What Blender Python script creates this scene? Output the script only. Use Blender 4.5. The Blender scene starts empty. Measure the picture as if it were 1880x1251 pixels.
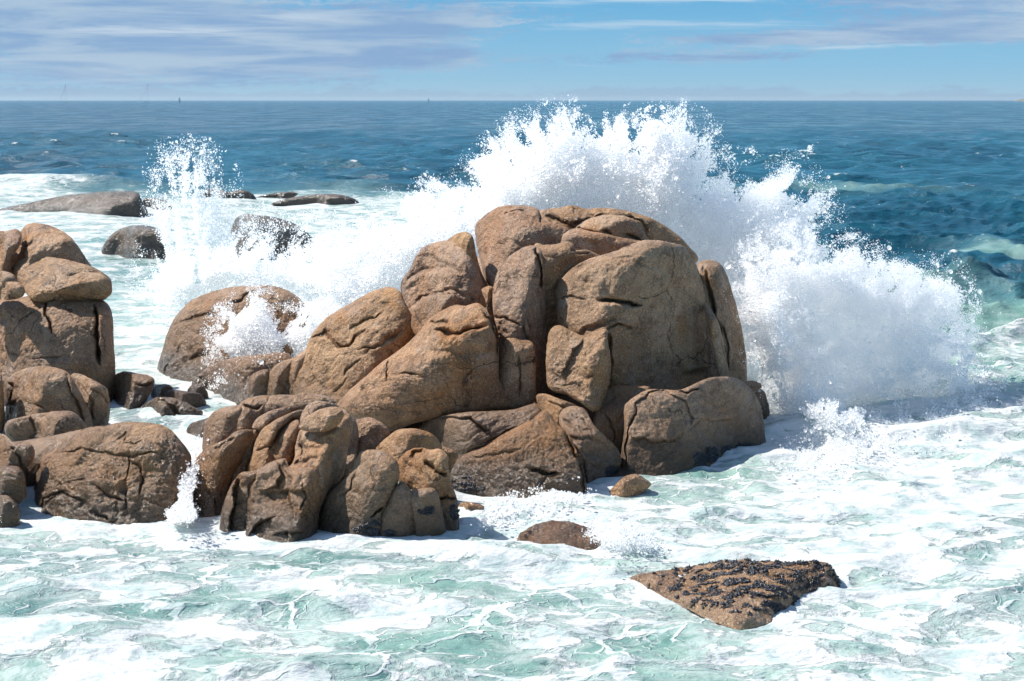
import bpy, math, random
import numpy as np
from mathutils import Vector

# ------------------------------------------------------------------ camera
H = 6.0                       # eye height above the sea
FPX = 2611.0                  # focal length in photograph pixels (1880 wide)
PITCH = math.atan((625.5 - 184.5) / FPX)
CP, SP = math.cos(PITCH), math.sin(PITCH)
C = bpy.context.scene.collection
scn = bpy.context.scene
cam = bpy.data.cameras.new('camera')
cam.sensor_width = 36.0
cam.lens = FPX / 1880 * 36
cam.clip_start = 0.5
cam.clip_end = 60000
camo = bpy.data.objects.new('camera', cam)
C.objects.link(camo)
camo.location = (0, 0, H)
camo.rotation_euler = (math.pi / 2 - PITCH, 0, 0)
scn.camera = camo

# ------------------------------------------------------------------ light and sky
SUN_EL, SUN_SIDE = math.radians(50), math.radians(22)   # high, from the left and a little behind the rocks
sv = Vector((-math.cos(SUN_EL) * math.cos(SUN_SIDE), math.cos(SUN_EL) * math.sin(SUN_SIDE), math.sin(SUN_EL)))
sl = bpy.data.lights.new('sun', 'SUN')
sl.energy = 5.0
sl.angle = math.radians(0.5)
sl.color = (1.0, 0.955, 0.88)
so = bpy.data.objects.new('sun', sl)
C.objects.link(so)
so.rotation_euler = sv.to_track_quat('Z', 'Y').to_euler()
scn.view_settings.view_transform = 'Standard'
scn.view_settings.look = 'None'
scn.view_settings.exposure = 0.42
scn.cycles.max_bounces = 32
scn.cycles.diffuse_bounces = 30
scn.cycles.glossy_bounces = 2
scn.cycles.transmission_bounces = 30
scn.cycles.caustics_reflective = False
scn.cycles.caustics_refractive = False


class N:
    """small helper around a node tree"""
    def __init__(s, tree):
        s.t = tree
        s.t.nodes.clear()

    def n(s, typ, **kw):
        o = s.t.nodes.new(typ)
        for k, v in kw.items():
            if k in ('props',):
                for a, b in v.items():
                    setattr(o, a, b)
            else:
                pass
        return o

    def put(s, sock, v):
        if hasattr(v, 'links') or isinstance(v, bpy.types.NodeSocket):
            s.t.links.new(v, sock)
        else:
            sock.default_value = v

    def m(s, op, a, b=0.0, c=0.0, clamp=False):
        o = s.t.nodes.new('ShaderNodeMath')
        o.operation = op
        o.use_clamp = clamp
        s.put(o.inputs[0], a); s.put(o.inputs[1], b); s.put(o.inputs[2], c)
        return o.outputs[0]

    def mr(s, v, a, b, c=0.0, d=1.0, kind='SMOOTHSTEP'):
        o = s.t.nodes.new('ShaderNodeMapRange')
        o.interpolation_type = kind
        s.put(o.inputs['Value'], v)
        s.put(o.inputs['From Min'], a); s.put(o.inputs['From Max'], b)
        s.put(o.inputs['To Min'], c); s.put(o.inputs['To Max'], d)
        return o.outputs[0]

    def mix(s, f, a, b, blend='MIX'):
        o = s.t.nodes.new('ShaderNodeMix')
        o.data_type = 'RGBA'
        o.blend_type = blend
        s.put(o.inputs[0], f)
        s.put(o.inputs[6], a if not isinstance(a, tuple) else (*a, 1))
        s.put(o.inputs[7], b if not isinstance(b, tuple) else (*b, 1))
        return o.outputs[2]

    def noise(s, vec, scale, detail=4, rough=.55, dist=0.0, typ=None):
        o = s.t.nodes.new('ShaderNodeTexNoise')
        s.put(o.inputs['Vector'], vec)
        o.inputs['Scale'].default_value = scale
        o.inputs['Detail'].default_value = detail
        o.inputs['Roughness'].default_value = rough
        o.inputs['Distortion'].default_value = dist
        return o

    def voro(s, vec, scale, feature='F1', rnd=1.0):
        o = s.t.nodes.new('ShaderNodeTexVoronoi')
        o.feature = feature
        s.put(o.inputs['Vector'], vec)
        o.inputs['Scale'].default_value = scale
        o.inputs['Randomness'].default_value = rnd
        return o

    def vm(s, op, a, b=(0, 0, 0)):
        o = s.t.nodes.new('ShaderNodeVectorMath')
        o.operation = op
        s.put(o.inputs[0], a)
        if op == 'SCALE':
            s.put(o.inputs[3], b)
        else:
            s.put(o.inputs[1], b)
        return o.outputs[0]

    def xyz(s, x, y, z=0.0):
        o = s.t.nodes.new('ShaderNodeCombineXYZ')
        s.put(o.inputs[0], x); s.put(o.inputs[1], y); s.put(o.inputs[2], z)
        return o.outputs[0]

    def sep(s, v):
        o = s.t.nodes.new('ShaderNodeSeparateXYZ')
        s.put(o.inputs[0], v)
        return o.outputs

    def attr(s, name):
        o = s.t.nodes.new('ShaderNodeAttribute')
        o.attribute_name = name
        return o

    def bump(s, h, strength, dist, normal=None):
        o = s.t.nodes.new('ShaderNodeBump')
        s.put(o.inputs['Height'], h)
        s.put(o.inputs['Strength'], strength)
        o.inputs['Distance'].default_value = dist
        if normal is not None:
            s.t.links.new(normal, o.inputs['Normal'])
        return o.outputs[0]


# sky: Nishita light, with a bank of thin lavender clouds low above the sea
world = bpy.data.worlds.new('World')
scn.world = world
world.use_nodes = True
w = N(world.node_tree)
sky = w.t.nodes.new('ShaderNodeTexSky')
sky.sky_type = 'NISHITA'
sky.sun_disc = False
sky.sun_elevation = SUN_EL
sky.sun_rotation = math.atan2(sv.x, sv.y)
sky.air_density = 1.0
sky.dust_density = 0.3
sky.ozone_density = 2.0
tc = w.t.nodes.new('ShaderNodeTexCoord')
dx, dy, dz = w.sep(tc.outputs['Generated'])
az = w.m('ARCTAN2', dx, dy)
el = w.m('ARCSINE', dz)
U = w.m('MULTIPLY', az, FPX / 100)          # hundredths of a photograph pixel, 0 in the middle
V = w.m('MULTIPLY', el, FPX / 100)          # the same, 0 at the horizon
SKYK = 1 / 0.12


def lin(r, g, b, k=1.0):
    f = lambda c: (c / 255 / 12.92 if c <= 10 else ((c / 255 + .055) / 1.055) ** 2.4) * k
    return (f(r), f(g), f(b))


EXPK = 2 ** -0.42 * SKYK
clear_lo, clear_mid, clear_hi = lin(160, 200, 222, EXPK), lin(142, 194, 225, EXPK), lin(104, 176, 222, EXPK)
g1 = w.mix(w.mr(V, 0.0, 0.7), clear_lo, clear_mid)
g2 = w.mix(w.mr(V, 0.5, 2.1), g1, clear_hi)
low = w.mix(w.mr(V, 4.0, 14.0), g2, sky.outputs[0])
# cloud coverage: soft banks where the photograph has them, broken up by noise


def bank(u, v, su, sv_, a):
    du = w.m('DIVIDE', w.m('SUBTRACT', U, u), su)
    dv = w.m('DIVIDE', w.m('SUBTRACT', V, v), sv_)
    r = w.m('ADD', w.m('MULTIPLY', du, du), w.m('MULTIPLY', dv, dv))
    return w.m('MULTIPLY', w.m('EXPONENT', w.m('MULTIPLY', r, -1.0)), a)


def cl_noise(su, sv_, off, detail=7, rough=.6, dist=.4):
    v = w.xyz(w.m('ADD', w.m('MULTIPLY', U, su), off), w.m('MULTIPLY', V, sv_), off * .37)
    return w.noise(v, 1.0, detail, rough, dist).outputs['Fac']


cov = bank(-6.0, 1.05, 5.0, .75, .40)
for b in ((-9.0, 1.6, 4.0, .5, .22), (-1.2, 1.45, 2.0, .28, .22), (-3.2, .75, 3.6, .22, .22), (5.6, 1.07, 2.8, .11, .42), (8.2, 1.25, 2.6, .22, .40),
          (3.2, .78, 2.4, .13, .26), (7.6, 1.75, 3.2, .26, .34), (-7.6, .38, 3.0, .22, .10), (.7, 1.0, 1.2, .3, -.22)):
    cov = w.m('ADD', cov, bank(*b))
n1 = cl_noise(.85, 3.4, 3.0, 9, .62, .7)
n2 = cl_noise(4.5, 15.0, 11.0, 8, .65, .8)
nn = w.m('ADD', w.m('MULTIPLY', n1, .55), w.m('MULTIPLY', n2, .45))
cl = w.mr(w.m('ADD', nn, cov), .56, .80)
shade = cl_noise(.35, 3.5, 21.0, 5)
ccol = w.mix(w.mr(shade, .35, .65), lin(138, 170, 209, EXPK), lin(178, 199, 220, EXPK))
c1 = w.mix(w.m('MULTIPLY', cl, .9), low, ccol)
# white wisps
wv = cl_noise(.38, 6.0, 41.0, 9, .62, 1.2)
wc = w.m('ADD', w.m('ADD', bank(3.0, 1.34, 2.6, .09, .34), bank(2.6, 1.77, 2.6, .07, .4)), bank(-6.3, 1.2, 1.6, .12, .34))
wc = w.m('ADD', wc, w.m('ADD', bank(-3.5, 1.46, 1.6, .12, .3), bank(6.3, .92, 2.2, .06, .25)))
wisp = w.mr(w.m('ADD', wv, wc), .58, .98)
c2 = w.mix(w.m('MULTIPLY', wisp, .62), c1, lin(214, 228, 240, EXPK))
# low cumulus line over the horizon
cn = cl_noise(.8, 2.4, 57.0, 8, .68, .3)
top = w.m('ADD', w.m('MULTIPLY', cn, 1.0), -.30)
cum = w.mr(w.m('SUBTRACT', top, V), -.015, .05)
cum = w.m('MULTIPLY', cum, w.mr(V, .0, .09))
c3 = w.mix(w.m('MULTIPLY', cum, .5), c2, lin(148, 174, 204, EXPK))
final = w.mix(w.mr(V, 5.0, 14.0), c3, c1)
below = w.mix(w.mr(V, -2.0, -.2), tuple(x * .8 for x in lin(90, 140, 165, EXPK)), final)
bg = w.t.nodes.new('ShaderNodeBackground')
bg.inputs['Strength'].default_value = 0.12
w.t.links.new(below, bg.inputs['Color'])
wo = w.t.nodes.new('ShaderNodeOutputWorld')
w.t.links.new(bg.outputs[0], wo.inputs[0])

# ------------------------------------------------------------------ numeric helpers
rng = np.random.default_rng(7)
_perm = rng.permutation(256).astype(np.int64)
_perm = np.concatenate([_perm, _perm, _perm])
_g = rng.normal(size=(256, 3))
_g /= np.linalg.norm(_g, axis=1)[:, None]


def perlin(p):
    """gradient noise, p (...,3) -> (...) about -1..1"""
    shp = p.shape[:-1]
    p = p.reshape(-1, 3)
    i = np.floor(p).astype(np.int64)
    f = p - i
    i &= 255
    u = f * f * f * (f * (f * 6 - 15) + 10)
    out = 0
    for a in (0, 1):
        for b in (0, 1):
            for c in (0, 1):
                h = _perm[_perm[_perm[i[:, 0] + a] + i[:, 1] + b] + i[:, 2] + c]
                g = _g[h]
                d = g[:, 0] * (f[:, 0] - a) + g[:, 1] * (f[:, 1] - b) + g[:, 2] * (f[:, 2] - c)
                wx = u[:, 0] if a else 1 - u[:, 0]
                wy = u[:, 1] if b else 1 - u[:, 1]
                wz = u[:, 2] if c else 1 - u[:, 2]
                out = out + d * wx * wy * wz
    return (out * 1.5).reshape(shp)


def fbm(p, octs=4, gain=.5, ridged=False):
    a, s, out = 1.0, 1.0, 0
    for k in range(octs):
        v = perlin(p * s + 17.3 * k)
        out = out + a * ((1 - 2 * np.abs(v)) if ridged else v)
        a *= gain
        s *= 2.03
    return out


def smooth(x, a, b):
    t = np.clip((x - a) / (b - a), 0, 1)
    return t * t * (3 - 2 * t)


def rays(px, py):
    """direction of the sight line through a photograph pixel, scaled to world y = 1"""
    u = (np.asarray(px, float) - 940.0) / FPX
    v = (625.5 - np.asarray(py, float)) / FPX
    y = CP + v * SP
    z = -SP + v * CP
    return np.stack([u / y, np.ones_like(y), z / y], -1)


def at(px, py, Y):
    r = rays(px, py) * np.asarray(Y, float)[..., None]
    r[..., 2] += H
    return r


def shore(py):
    """distance of the sea surface at picture row py"""
    return -H / rays(940, py)[..., 2]


def tag(o, label=None, cat=None, group=None, kind=None):
    for k, v in (('label', label), ('category', cat), ('group', group), ('kind', kind)):
        if v:
            o[k] = v
    return o


def mesh_np(name, verts, faces, mat, loc=(0, 0, 0), attrs=None, parent=None, smooth=True):
    """faces: (F,k) int array"""
    me = bpy.data.meshes.new(name)
    verts = np.asarray(verts, np.float32) - np.asarray(loc, np.float32)
    me.vertices.add(len(verts))
    me.vertices.foreach_set('co', verts.ravel())
    k = faces.shape[1]
    me.loops.add(faces.size)
    me.loops.foreach_set('vertex_index', faces.astype(np.int32).ravel())
    me.polygons.add(len(faces))
    me.polygons.foreach_set('loop_start', np.arange(0, faces.size, k, dtype=np.int32))
    me.update(calc_edges=True)
    me.polygons.foreach_set('use_smooth', np.full(len(faces), smooth))
    for n_, a in (attrs or {}).items():
        at_ = me.attributes.new(n_, 'FLOAT', 'POINT')
        at_.data.foreach_set('value', np.asarray(a, np.float32).ravel())
    me.materials.append(mat)
    o = bpy.data.objects.new(name, me)
    o.location = loc
    if parent:
        o.parent = parent
    C.objects.link(o)
    return o


def catmull(P, n):
    P = np.asarray(P, float)
    m = len(P)
    out = []
    for i in range(m):
        a, b, c, d = P[(i - 1) % m], P[i], P[(i + 1) % m], P[(i + 2) % m]
        t = np.linspace(0, 1, 14, endpoint=False)[:, None]
        cr = .5 * ((2 * b) + (-a + c) * t + (2 * a - 5 * b + 4 * c - d) * t * t + (-a + 3 * b - 3 * c + d) * t ** 3)
        li = b + (c - b) * t
        out.append(.75 * cr + .25 * li)
    Q = np.concatenate(out)
    L = np.concatenate([[0], np.cumsum(np.linalg.norm(np.roll(Q, -1, 0) - Q, axis=1))])
    Q = np.vstack([Q, Q[:1]])
    s = np.linspace(0, L[-1], n, endpoint=False)
    return np.stack([np.interp(s, L, Q[:, 0]), np.interp(s, L, Q[:, 1])], -1)


def seg_dist(P, A):
    """distance of points P (n,2) to the open polyline A, with position 0..1 along it and side"""
    best = np.full(len(P), 1e9)
    sbest = np.zeros(len(P))
    side = np.zeros(len(P))
    L = np.concatenate([[0], np.cumsum(np.linalg.norm(A[1:] - A[:-1], axis=1))])
    for i in range(len(A) - 1):
        a, b = A[i], A[i + 1]
        ab = b - a
        t = np.clip(((P - a) @ ab) / (ab @ ab + 1e-9), 0, 1)
        q = P - (a + t[:, None] * ab)
        d = np.hypot(q[:, 0], q[:, 1])
        k = d < best
        best = np.where(k, d, best)
        sbest = np.where(k, (L[i] + t * (L[i + 1] - L[i])) / L[-1], sbest)
        side = np.where(k, np.sign(ab[0] * q[:, 1] - ab[1] * q[:, 0]), side)
    return best, sbest, side


# ------------------------------------------------------------------ rock materials
def rock_material(name, c_dark, c_mid, c_lite, ochre, rough=(.45, .75), grain=1.0, wet_top=.45, spark=0.0, soakk=.72):
    mt = bpy.data.materials.new(name)
    mt.use_nodes = True
    s = N(mt.node_tree)
    geo = s.t.nodes.new('ShaderNodeNewGeometry')
    P = geo.outputs['Position']
    z = s.sep(P)[2]
    big = s.noise(P, .9, 5, .6, .5).outputs['Fac']
    med = s.noise(s.vm('ADD', P, (7, 3, 1)), 4.5, 6, .65, .3).outputs['Fac']
    col = s.mix(s.mr(big, .36, .64), c_mid, c_lite)
    col = s.mix(s.mr(med, .42, .72, 0, .75), col, c_dark)
    ora = s.mr(s.noise(s.vm('ADD', P, (31, 5, 9)), .75, 6, .62, .6).outputs['Fac'], .50, .66)
    col = s.mix(s.m('MULTIPLY', ora, .75), col, ochre)
    oin = s.t.nodes.new('ShaderNodeObjectInfo')
    hs = s.t.nodes.new('ShaderNodeHueSaturation')
    s.put(hs.inputs['Hue'], s.mr(oin.outputs['Random'], 0, 1, .498, .505, 'LINEAR'))
    s.put(hs.inputs['Saturation'], s.mr(s.m('FRACT', s.m('MULTIPLY', oin.outputs['Random'], 7.3)), 0, 1, .82, 1.04, 'LINEAR'))
    s.put(hs.inputs['Value'], s.mr(s.m('FRACT', s.m('MULTIPLY', oin.outputs['Random'], 3.7)), 0, 1, .84, 1.10, 'LINEAR'))
    s.put(hs.inputs['Color'], col)
    col = hs.outputs[0]
    # pale salt-bleached skins and grey lichen
    li = s.mr(s.noise(s.vm('ADD', P, (61, 25, 3)), 1.7, 7, .7, .4).outputs['Fac'], .56, .66, 0, .45)
    col = s.mix(li, col, tuple(.5 * x + .17 for x in c_lite))
    # rain-washed vertical streaks
    st = s.noise(s.vm('MULTIPLY', P, (3.2, 3.2, .35)), 1.0, 5, .6, .4).outputs['Fac']
    col = s.mix(s.mr(st, .52, .72, 0, .32), col, tuple(x * .45 for x in c_dark))
    # granite grain
    gr = s.noise(P, 52, 3, .7).outputs['Fac']
    g2_ = s.noise(s.vm('ADD', P, (3, 9, 2)), 30, 3, .7).outputs['Fac']
    col = s.mix(s.mr(gr, .51, .64, 0, .68), col, tuple(x * .35 for x in c_dark))
    col = s.mix(s.mr(g2_, .55, .69, 0, .58), col, tuple(min(1, x * 1.9) for x in c_lite))
    # crevice attribute: stone colour darkened along the cracks
    cre = s.attr('crack').outputs['Fac']
    col = s.mix(s.m('MULTIPLY', cre, .55), col, tuple(x * .3 for x in c_dark))
    # hairline joints
    hw = s.noise(P, 1.3, 4, .6).outputs['Color']
    hp = s.vm('ADD', s.vm('MULTIPLY', P, (1, 1, 1.5)), s.vm('SCALE', hw, 1.1))
    hd = s.voro(hp, .62, 'DISTANCE_TO_EDGE').outputs['Distance']
    hm_ = s.mr(s.noise(s.vm('ADD', P, (14, 2, 6)), .7, 3).outputs['Fac'], .47, .58)
    hair = s.m('MULTIPLY', s.mr(hd, .016, .003), hm_)
    col = s.mix(s.m('MULTIPLY', hair, .8), col, tuple(x * .35 for x in c_dark))
    # tide zone: brown weed film, then soaked stone at the waterline
    jit = s.m('MULTIPLY', s.m('SUBTRACT', s.noise(P, 1.6, 4, .6).outputs['Fac'], .5), 1.1)
    zz = s.m('ADD', z, jit)
    tide = s.mr(zz, wet_top + .9, wet_top, 0, 1)
    col = s.mix(s.m('MULTIPLY', tide, .45), col, (.145, .077, .035))
    soak = s.mr(s.m('ADD', z, s.m('MULTIPLY', jit, .45)), .72, .12, 0, 1)
    col = s.mix(s.m('MULTIPLY', soak, soakk), col, (.035, .027, .018))
    bs = s.t.nodes.new('ShaderNodeBsdfPrincipled')
    s.put(bs.inputs['Base Color'], col)
    rr = s.mr(s.noise(P, 2.2, 4).outputs['Fac'], .35, .65, rough[0], rough[1])
    rr = s.m('SUBTRACT', rr, s.m('MULTIPLY', s.m('MAXIMUM', tide, soak), .22))
    s.put(bs.inputs['Roughness'], rr)
    bs.inputs['Specular IOR Level'].default_value = .28
    b0 = s.noise(P, 9, 7, .68, .2).outputs['Fac']
    b1 = s.noise(P, 32, 4, .7).outputs['Fac']
    vo = s.voro(P, 16, 'SMOOTH_F1').outputs['Distance']
    nb = s.bump(b0, .85 * grain, .07)
    nb = s.bump(hair, -1.0, .03, nb)
    nb = s.bump(vo, .35 * grain, .03, nb)
    nb = s.bump(b1, .7 * grain, .020, nb)
    s.t.links.new(nb, bs.inputs['Normal'])
    if spark:
        wetp = s.mr(s.noise(s.vm('ADD', P, (4, 8, 15)), .9, 5, .6).outputs['Fac'], .50, .62, 0, spark)
        s.put(bs.inputs['Coat Weight'], s.m('MAXIMUM', wetp, s.m('MULTIPLY', soak, .6)))
        bs.inputs['Coat Roughness'].default_value = .16
        s.t.links.new(nb, bs.inputs['Coat Normal'])
    o = s.t.nodes.new('ShaderNodeOutputMaterial')
    s.t.links.new(bs.outputs[0], o.inputs[0])
    return mt


M_DRY = rock_material('granite', (.135, .068, .034), (.37, .195, .092), (.52, .31, .17), (.44, .19, .052), spark=.25)
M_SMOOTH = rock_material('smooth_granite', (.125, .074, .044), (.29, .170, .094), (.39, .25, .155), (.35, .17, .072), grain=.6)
M_WET = rock_material('wet_granite', (.115, .058, .028), (.33, .165, .074), (.47, .27, .14), (.42, .18, .050), rough=(.35, .62), grain=1.0, wet_top=.8, spark=.4)
M_GREY = rock_material('grey_granite', (.055, .05, .045), (.15, .13, .11), (.25, .215, .18), (.17, .13, .09), rough=(.3, .55), spark=.45)
M_REEF = rock_material('reef_rock', (.12, .055, .025), (.30, .145, .055), (.42, .23, .10), (.38, .17, .04), rough=(.25, .5), grain=1.1, wet_top=-3, spark=.5, soakk=0)
M_AWASH = rock_material('awash_rock', (.045, .022, .012), (.12, .058, .028), (.19, .105, .055), (.15, .068, .025), rough=(.2, .4), wet_top=-3, spark=.6, soakk=0)
MATS = {'r': M_REEF, 'a': M_AWASH, 'd': M_DRY, 's': M_SMOOTH, 'w': M_WET, 'g': M_GREY}

# ------------------------------------------------------------------ rocks
FAC = {'T': (-.10, -.40, .91), 'L': (-.85, -.45, .28), 'F': (.08, -.98, .12), 'R': (.55, -.82, .06), 'U': (-.45, -.50, .74),
       'G': (-.66, -.64, .39), 'S': (.85, -.45, .20), 'V': (.25, -.55, .80), 'B': (.15, -.90, -.38)}
FOOT = []          # samples of every rock where it meets the water
ROCKS = {}


def parse(s):
    v = [float(x) for x in s.replace(',', ' ').split()]
    return np.array(v).reshape(-1, 2)


def boulder(key, label, Y, J, fac, outline, name='boulder', mat='d', group=None, soft=1.0, rnd=.30, rough=1.0, thick=1.0,
            cracks=(), cell=1.9, cat='boulder', seed=None, rf=1.0, flat=0.0):
    out = parse(outline)
    per = np.linalg.norm(np.roll(out, -1, 0) - out, axis=1).sum()
    Nn = int(np.clip(per / cell, 60, 700))
    O = catmull(out, Nn)
    x, y = O[:, 0], O[:, 1]
    x2, y2 = np.roll(x, -1), np.roll(y, -1)
    cr = x * y2 - x2 * y
    A = cr.sum() / 2
    c = np.array([((x + x2) * cr).sum(), ((y + y2) * cr).sum()]) / (6 * A)
    area = abs(A)
    rad = math.sqrt(area / math.pi)
    Mm = int(np.clip(rad / cell * 1.15, 14, 110))
    t = np.sin(np.linspace(0, 1, Mm + 1)[1:] * math.pi / 2) ** .9
    t[-1] = 1
    P = c + t[:, None, None] * (O - c)                        # (M,N,2)
    P = np.concatenate([np.broadcast_to(c, (1, Nn, 2)), P], 0)
    t = np.concatenate([[0], t])
    pf = P.reshape(-1, 2)
    step = max(1, Nn // 260)
    OS = O[::step]
    d = np.full(len(pf), 1e9)
    for i in range(len(OS)):
        a, b = OS[i], OS[(i + 1) % len(OS)]
        ab = b - a
        q = pf - a
        tt = np.clip((q @ ab) / (ab @ ab + 1e-9), 0, 1)
        q = q - tt[:, None] * ab
        d = np.minimum(d, q[:, 0] ** 2 + q[:, 1] ** 2)
    d = np.clip(np.sqrt(d) - .15, 0, None)
    d[-Nn:] = 0
    size = 2 * rad * Y / FPX
    k = .055 * size * soft
    P0 = at(J[0], J[1], Y) - np.array([0, 0, H])
    r = rays(pf[:, 0], pf[:, 1])
    D = []
    for f_ in fac:
        nrm, off = (FAC[f_], 0) if isinstance(f_, str) else (f_[:3], f_[3] if len(f_) > 3 else 0)
        nrm = np.array(nrm, float)
        nrm /= np.linalg.norm(nrm)
        den = np.minimum(r @ nrm, -.06)
        D.append((P0 @ nrm + off) / den)
    D = np.array(D)
    mx = D.max(0)
    Yf = mx + k * np.log(np.exp((D - mx) / k).sum(0))
    cap = Y + thick * size * .9
    kk = .12 * size
    lo = np.minimum(Yf, cap)
    Yf = lo - kk * np.log(np.exp(-(Yf - lo) / kk) + np.exp(-(cap - lo) / kk)) + kk * .0
    wpx = rnd * rad
    q = np.clip(d / wpx, 0, 1)
    Rm = wpx * Y / FPX * rf
    Yf = Yf + Rm * (1 - np.sqrt(np.clip(1 - .975 * (1 - q) ** 2, 0, 1)))
    sd = seed if seed is not None else (sum(ord(ch) * (i + 3) for i, ch in enumerate(key)) % 97)
    Y_plain = Yf.copy()
    # joints and fractures
    crk = np.zeros(len(pf))
    wr = np.stack([pf[:, 0] / 26, pf[:, 1] / 26, np.full(len(pf), sd * 1.7)], -1)
    warp = np.stack([fbm(wr, 3), fbm(wr + 50, 3)], -1) * 4.5
    for ci, ck in enumerate(cracks):
        pts, wd, dep = ck[0], ck[1], ck[2]
        stp = ck[3] if len(ck) > 3 else 0
        dist, sp_, side = seg_dist(pf + warp, parse(pts))
        tap = np.clip(np.minimum(sp_, 1 - sp_) * 5 + .25, 0, 1)
        wv_ = wd * (.75 + .5 * perlin(wr * 1.3 + ci * 9)) * (.5 + .5 * tap)
        e = np.exp(-(dist / np.maximum(wv_, .8)) ** 2)
        Yf = Yf + dep * tap * e
        crk = np.maximum(crk, min(1, 3.2 / wd) * tap * np.exp(-(dist / np.maximum(wv_ * .8, .8)) ** 2))
        if stp:
            Yf = Yf + stp * side * np.exp(-dist / 38) * np.clip(tap - .25, 0, 1) * 1.3 * np.clip(dist / 3, 0, 1)
    W = at(pf[:, 0], pf[:, 1], Yf)
    if flat:
        W[:, 2] -= flat * (1 - q) ** 2
    # weathering: swells, bedding folds and pits pushed along the surface normal
    G = W.reshape(Mm + 1, Nn, 3)
    G0 = at(pf[:, 0], pf[:, 1], Y_plain).reshape(Mm + 1, Nn, 3)      # the sound surface, without its fractures, gives the direction
    du = np.roll(G0, -1, 1) - np.roll(G0, 1, 1)
    dv = np.gradient(G0, axis=0)
    n_ = np.cross(du, dv)
    n_ /= np.linalg.norm(n_, axis=-1)[..., None] + 1e-12
    if (n_[Mm // 2, :, 1].mean()) > 0:
        n_ = -n_
    nm_ = n_.mean(1, keepdims=True)
    bw_ = smooth(t, .03, .22)[:, None, None]
    n_ = nm_ * (1 - bw_) + n_ * bw_
    n_ /= np.linalg.norm(n_, axis=-1)[..., None] + 1e-12
    n_[0] = n_[1].mean(0)
    n_[-1] = n_[-2]
    Q = W + sd * 3.1
    wq = np.stack([fbm(Q * .8, 2), fbm(Q * .8 + 9, 2), fbm(Q * .8 + 21, 2)], -1)
    sc = min(1.0, size / 1.6)
    disp = .085 * sc * fbm(Q * .75 / max(sc, .5), 2) + .030 * sc * fbm(Q * 2.0, 3) + .015 * fbm(Q * 6 + wq, 3, .55)
    rid = fbm((Q + wq * .5) * np.array([1.1, 1.1, 2.6]), 3, .5, True)
    disp -= .030 * sc * np.clip(rid - .75, 0, 1)
    disp += .008 * fbm(Q * 19, 2)
    pit = np.clip(fbm(Q * 3.1 + 40, 2) - .55, 0, 1)
    disp -= pit * .05 * sc
    disp = disp.reshape(Mm + 1, Nn, 1) * rough
    disp[0] = disp[0].mean()
    edge = (.35 + .65 * np.clip((1 - t) * 6, 0, 1))[:, None, None]
    # keep the centre clean
    G = G + n_ * disp * edge
    front = G
    bt = t[1:-1][::-1]
    prof = np.sqrt(np.clip(1 - bt ** 2, 0, 1))
    back = G[1:-1][::-1].copy()
    base = G[-1][None] * .0 + G[1:-1][::-1]
    rr = rays(P[1:-1][::-1][..., 0], P[1:-1][::-1][..., 1])
    back = base + rr * (prof[:, None, None] * size * .75 * thick)
    sub = max(1, Mm // 12)
    bi = list(range(0, len(back), sub))
    back = back[bi]
    allv = [front[0, :1]] + [front[1:].reshape(-1, 3)] + [back.reshape(-1, 3)]
    rings = Mm + len(bi)
    endv = (G[0, :1] + rays(c[0:1], c[1:2]) * size * .75 * thick)
    allv.append(endv)
    V_ = np.concatenate(allv)
    i = np.arange(Nn)
    i2 = (i + 1) % Nn
    fs = []
    for a in range(rings - 1):
        A0, B0 = 1 + a * Nn, 1 + (a + 1) * Nn
        fs.append(np.stack([A0 + i, B0 + i, B0 + i2, A0 + i2], -1))
    F4 = np.concatenate(fs)
    last = 1 + (rings - 1) * Nn
    tri1 = np.stack([np.zeros(Nn, int), 1 + i, 1 + i2, 1 + i2], -1)
    tri2 = np.stack([last + i2, last + i, np.full(Nn, len(V_) - 1), np.full(Nn, len(V_) - 1)], -1)
    me_name = name
    # caps as triangles
    verts = V_.astype(np.float32)
    tris = np.concatenate([tri1[:, :3], tri2[:, :3], F4[:, [0, 1, 2]], F4[:, [0, 2, 3]]])
    cra = np.concatenate([crk.reshape(Mm + 1, Nn)[0, :1], crk.reshape(Mm + 1, Nn)[1:].ravel(), np.zeros(len(back) * Nn + 1)])
    zmin = max(float(verts[:, 2].min()), -.3)
    loc = (float(verts[:, 0].mean()), float(verts[:, 1].mean()), max(0.0, zmin))
    # outward winding
    vv = verts[tris[:, :]]
    vol = np.einsum('ij,ij->i', vv[:, 0] - vv[:, 0].mean(0), np.cross(vv[:, 1] - vv[:, 0].mean(0), vv[:, 2] - vv[:, 0].mean(0))).sum()
    if vol < 0:
        tris = tris[:, ::-1]
    o = mesh_np(name, verts, tris, MATS[mat], loc, {'crack': cra})
    tag(o, label, cat, group)
    near = np.abs(verts[:, 2]) < .12
    if near.any():
        FOOT.append(verts[near][::max(1, int(near.sum() // 500))])
    ROCKS[key] = (o, front, P)
    return o

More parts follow.
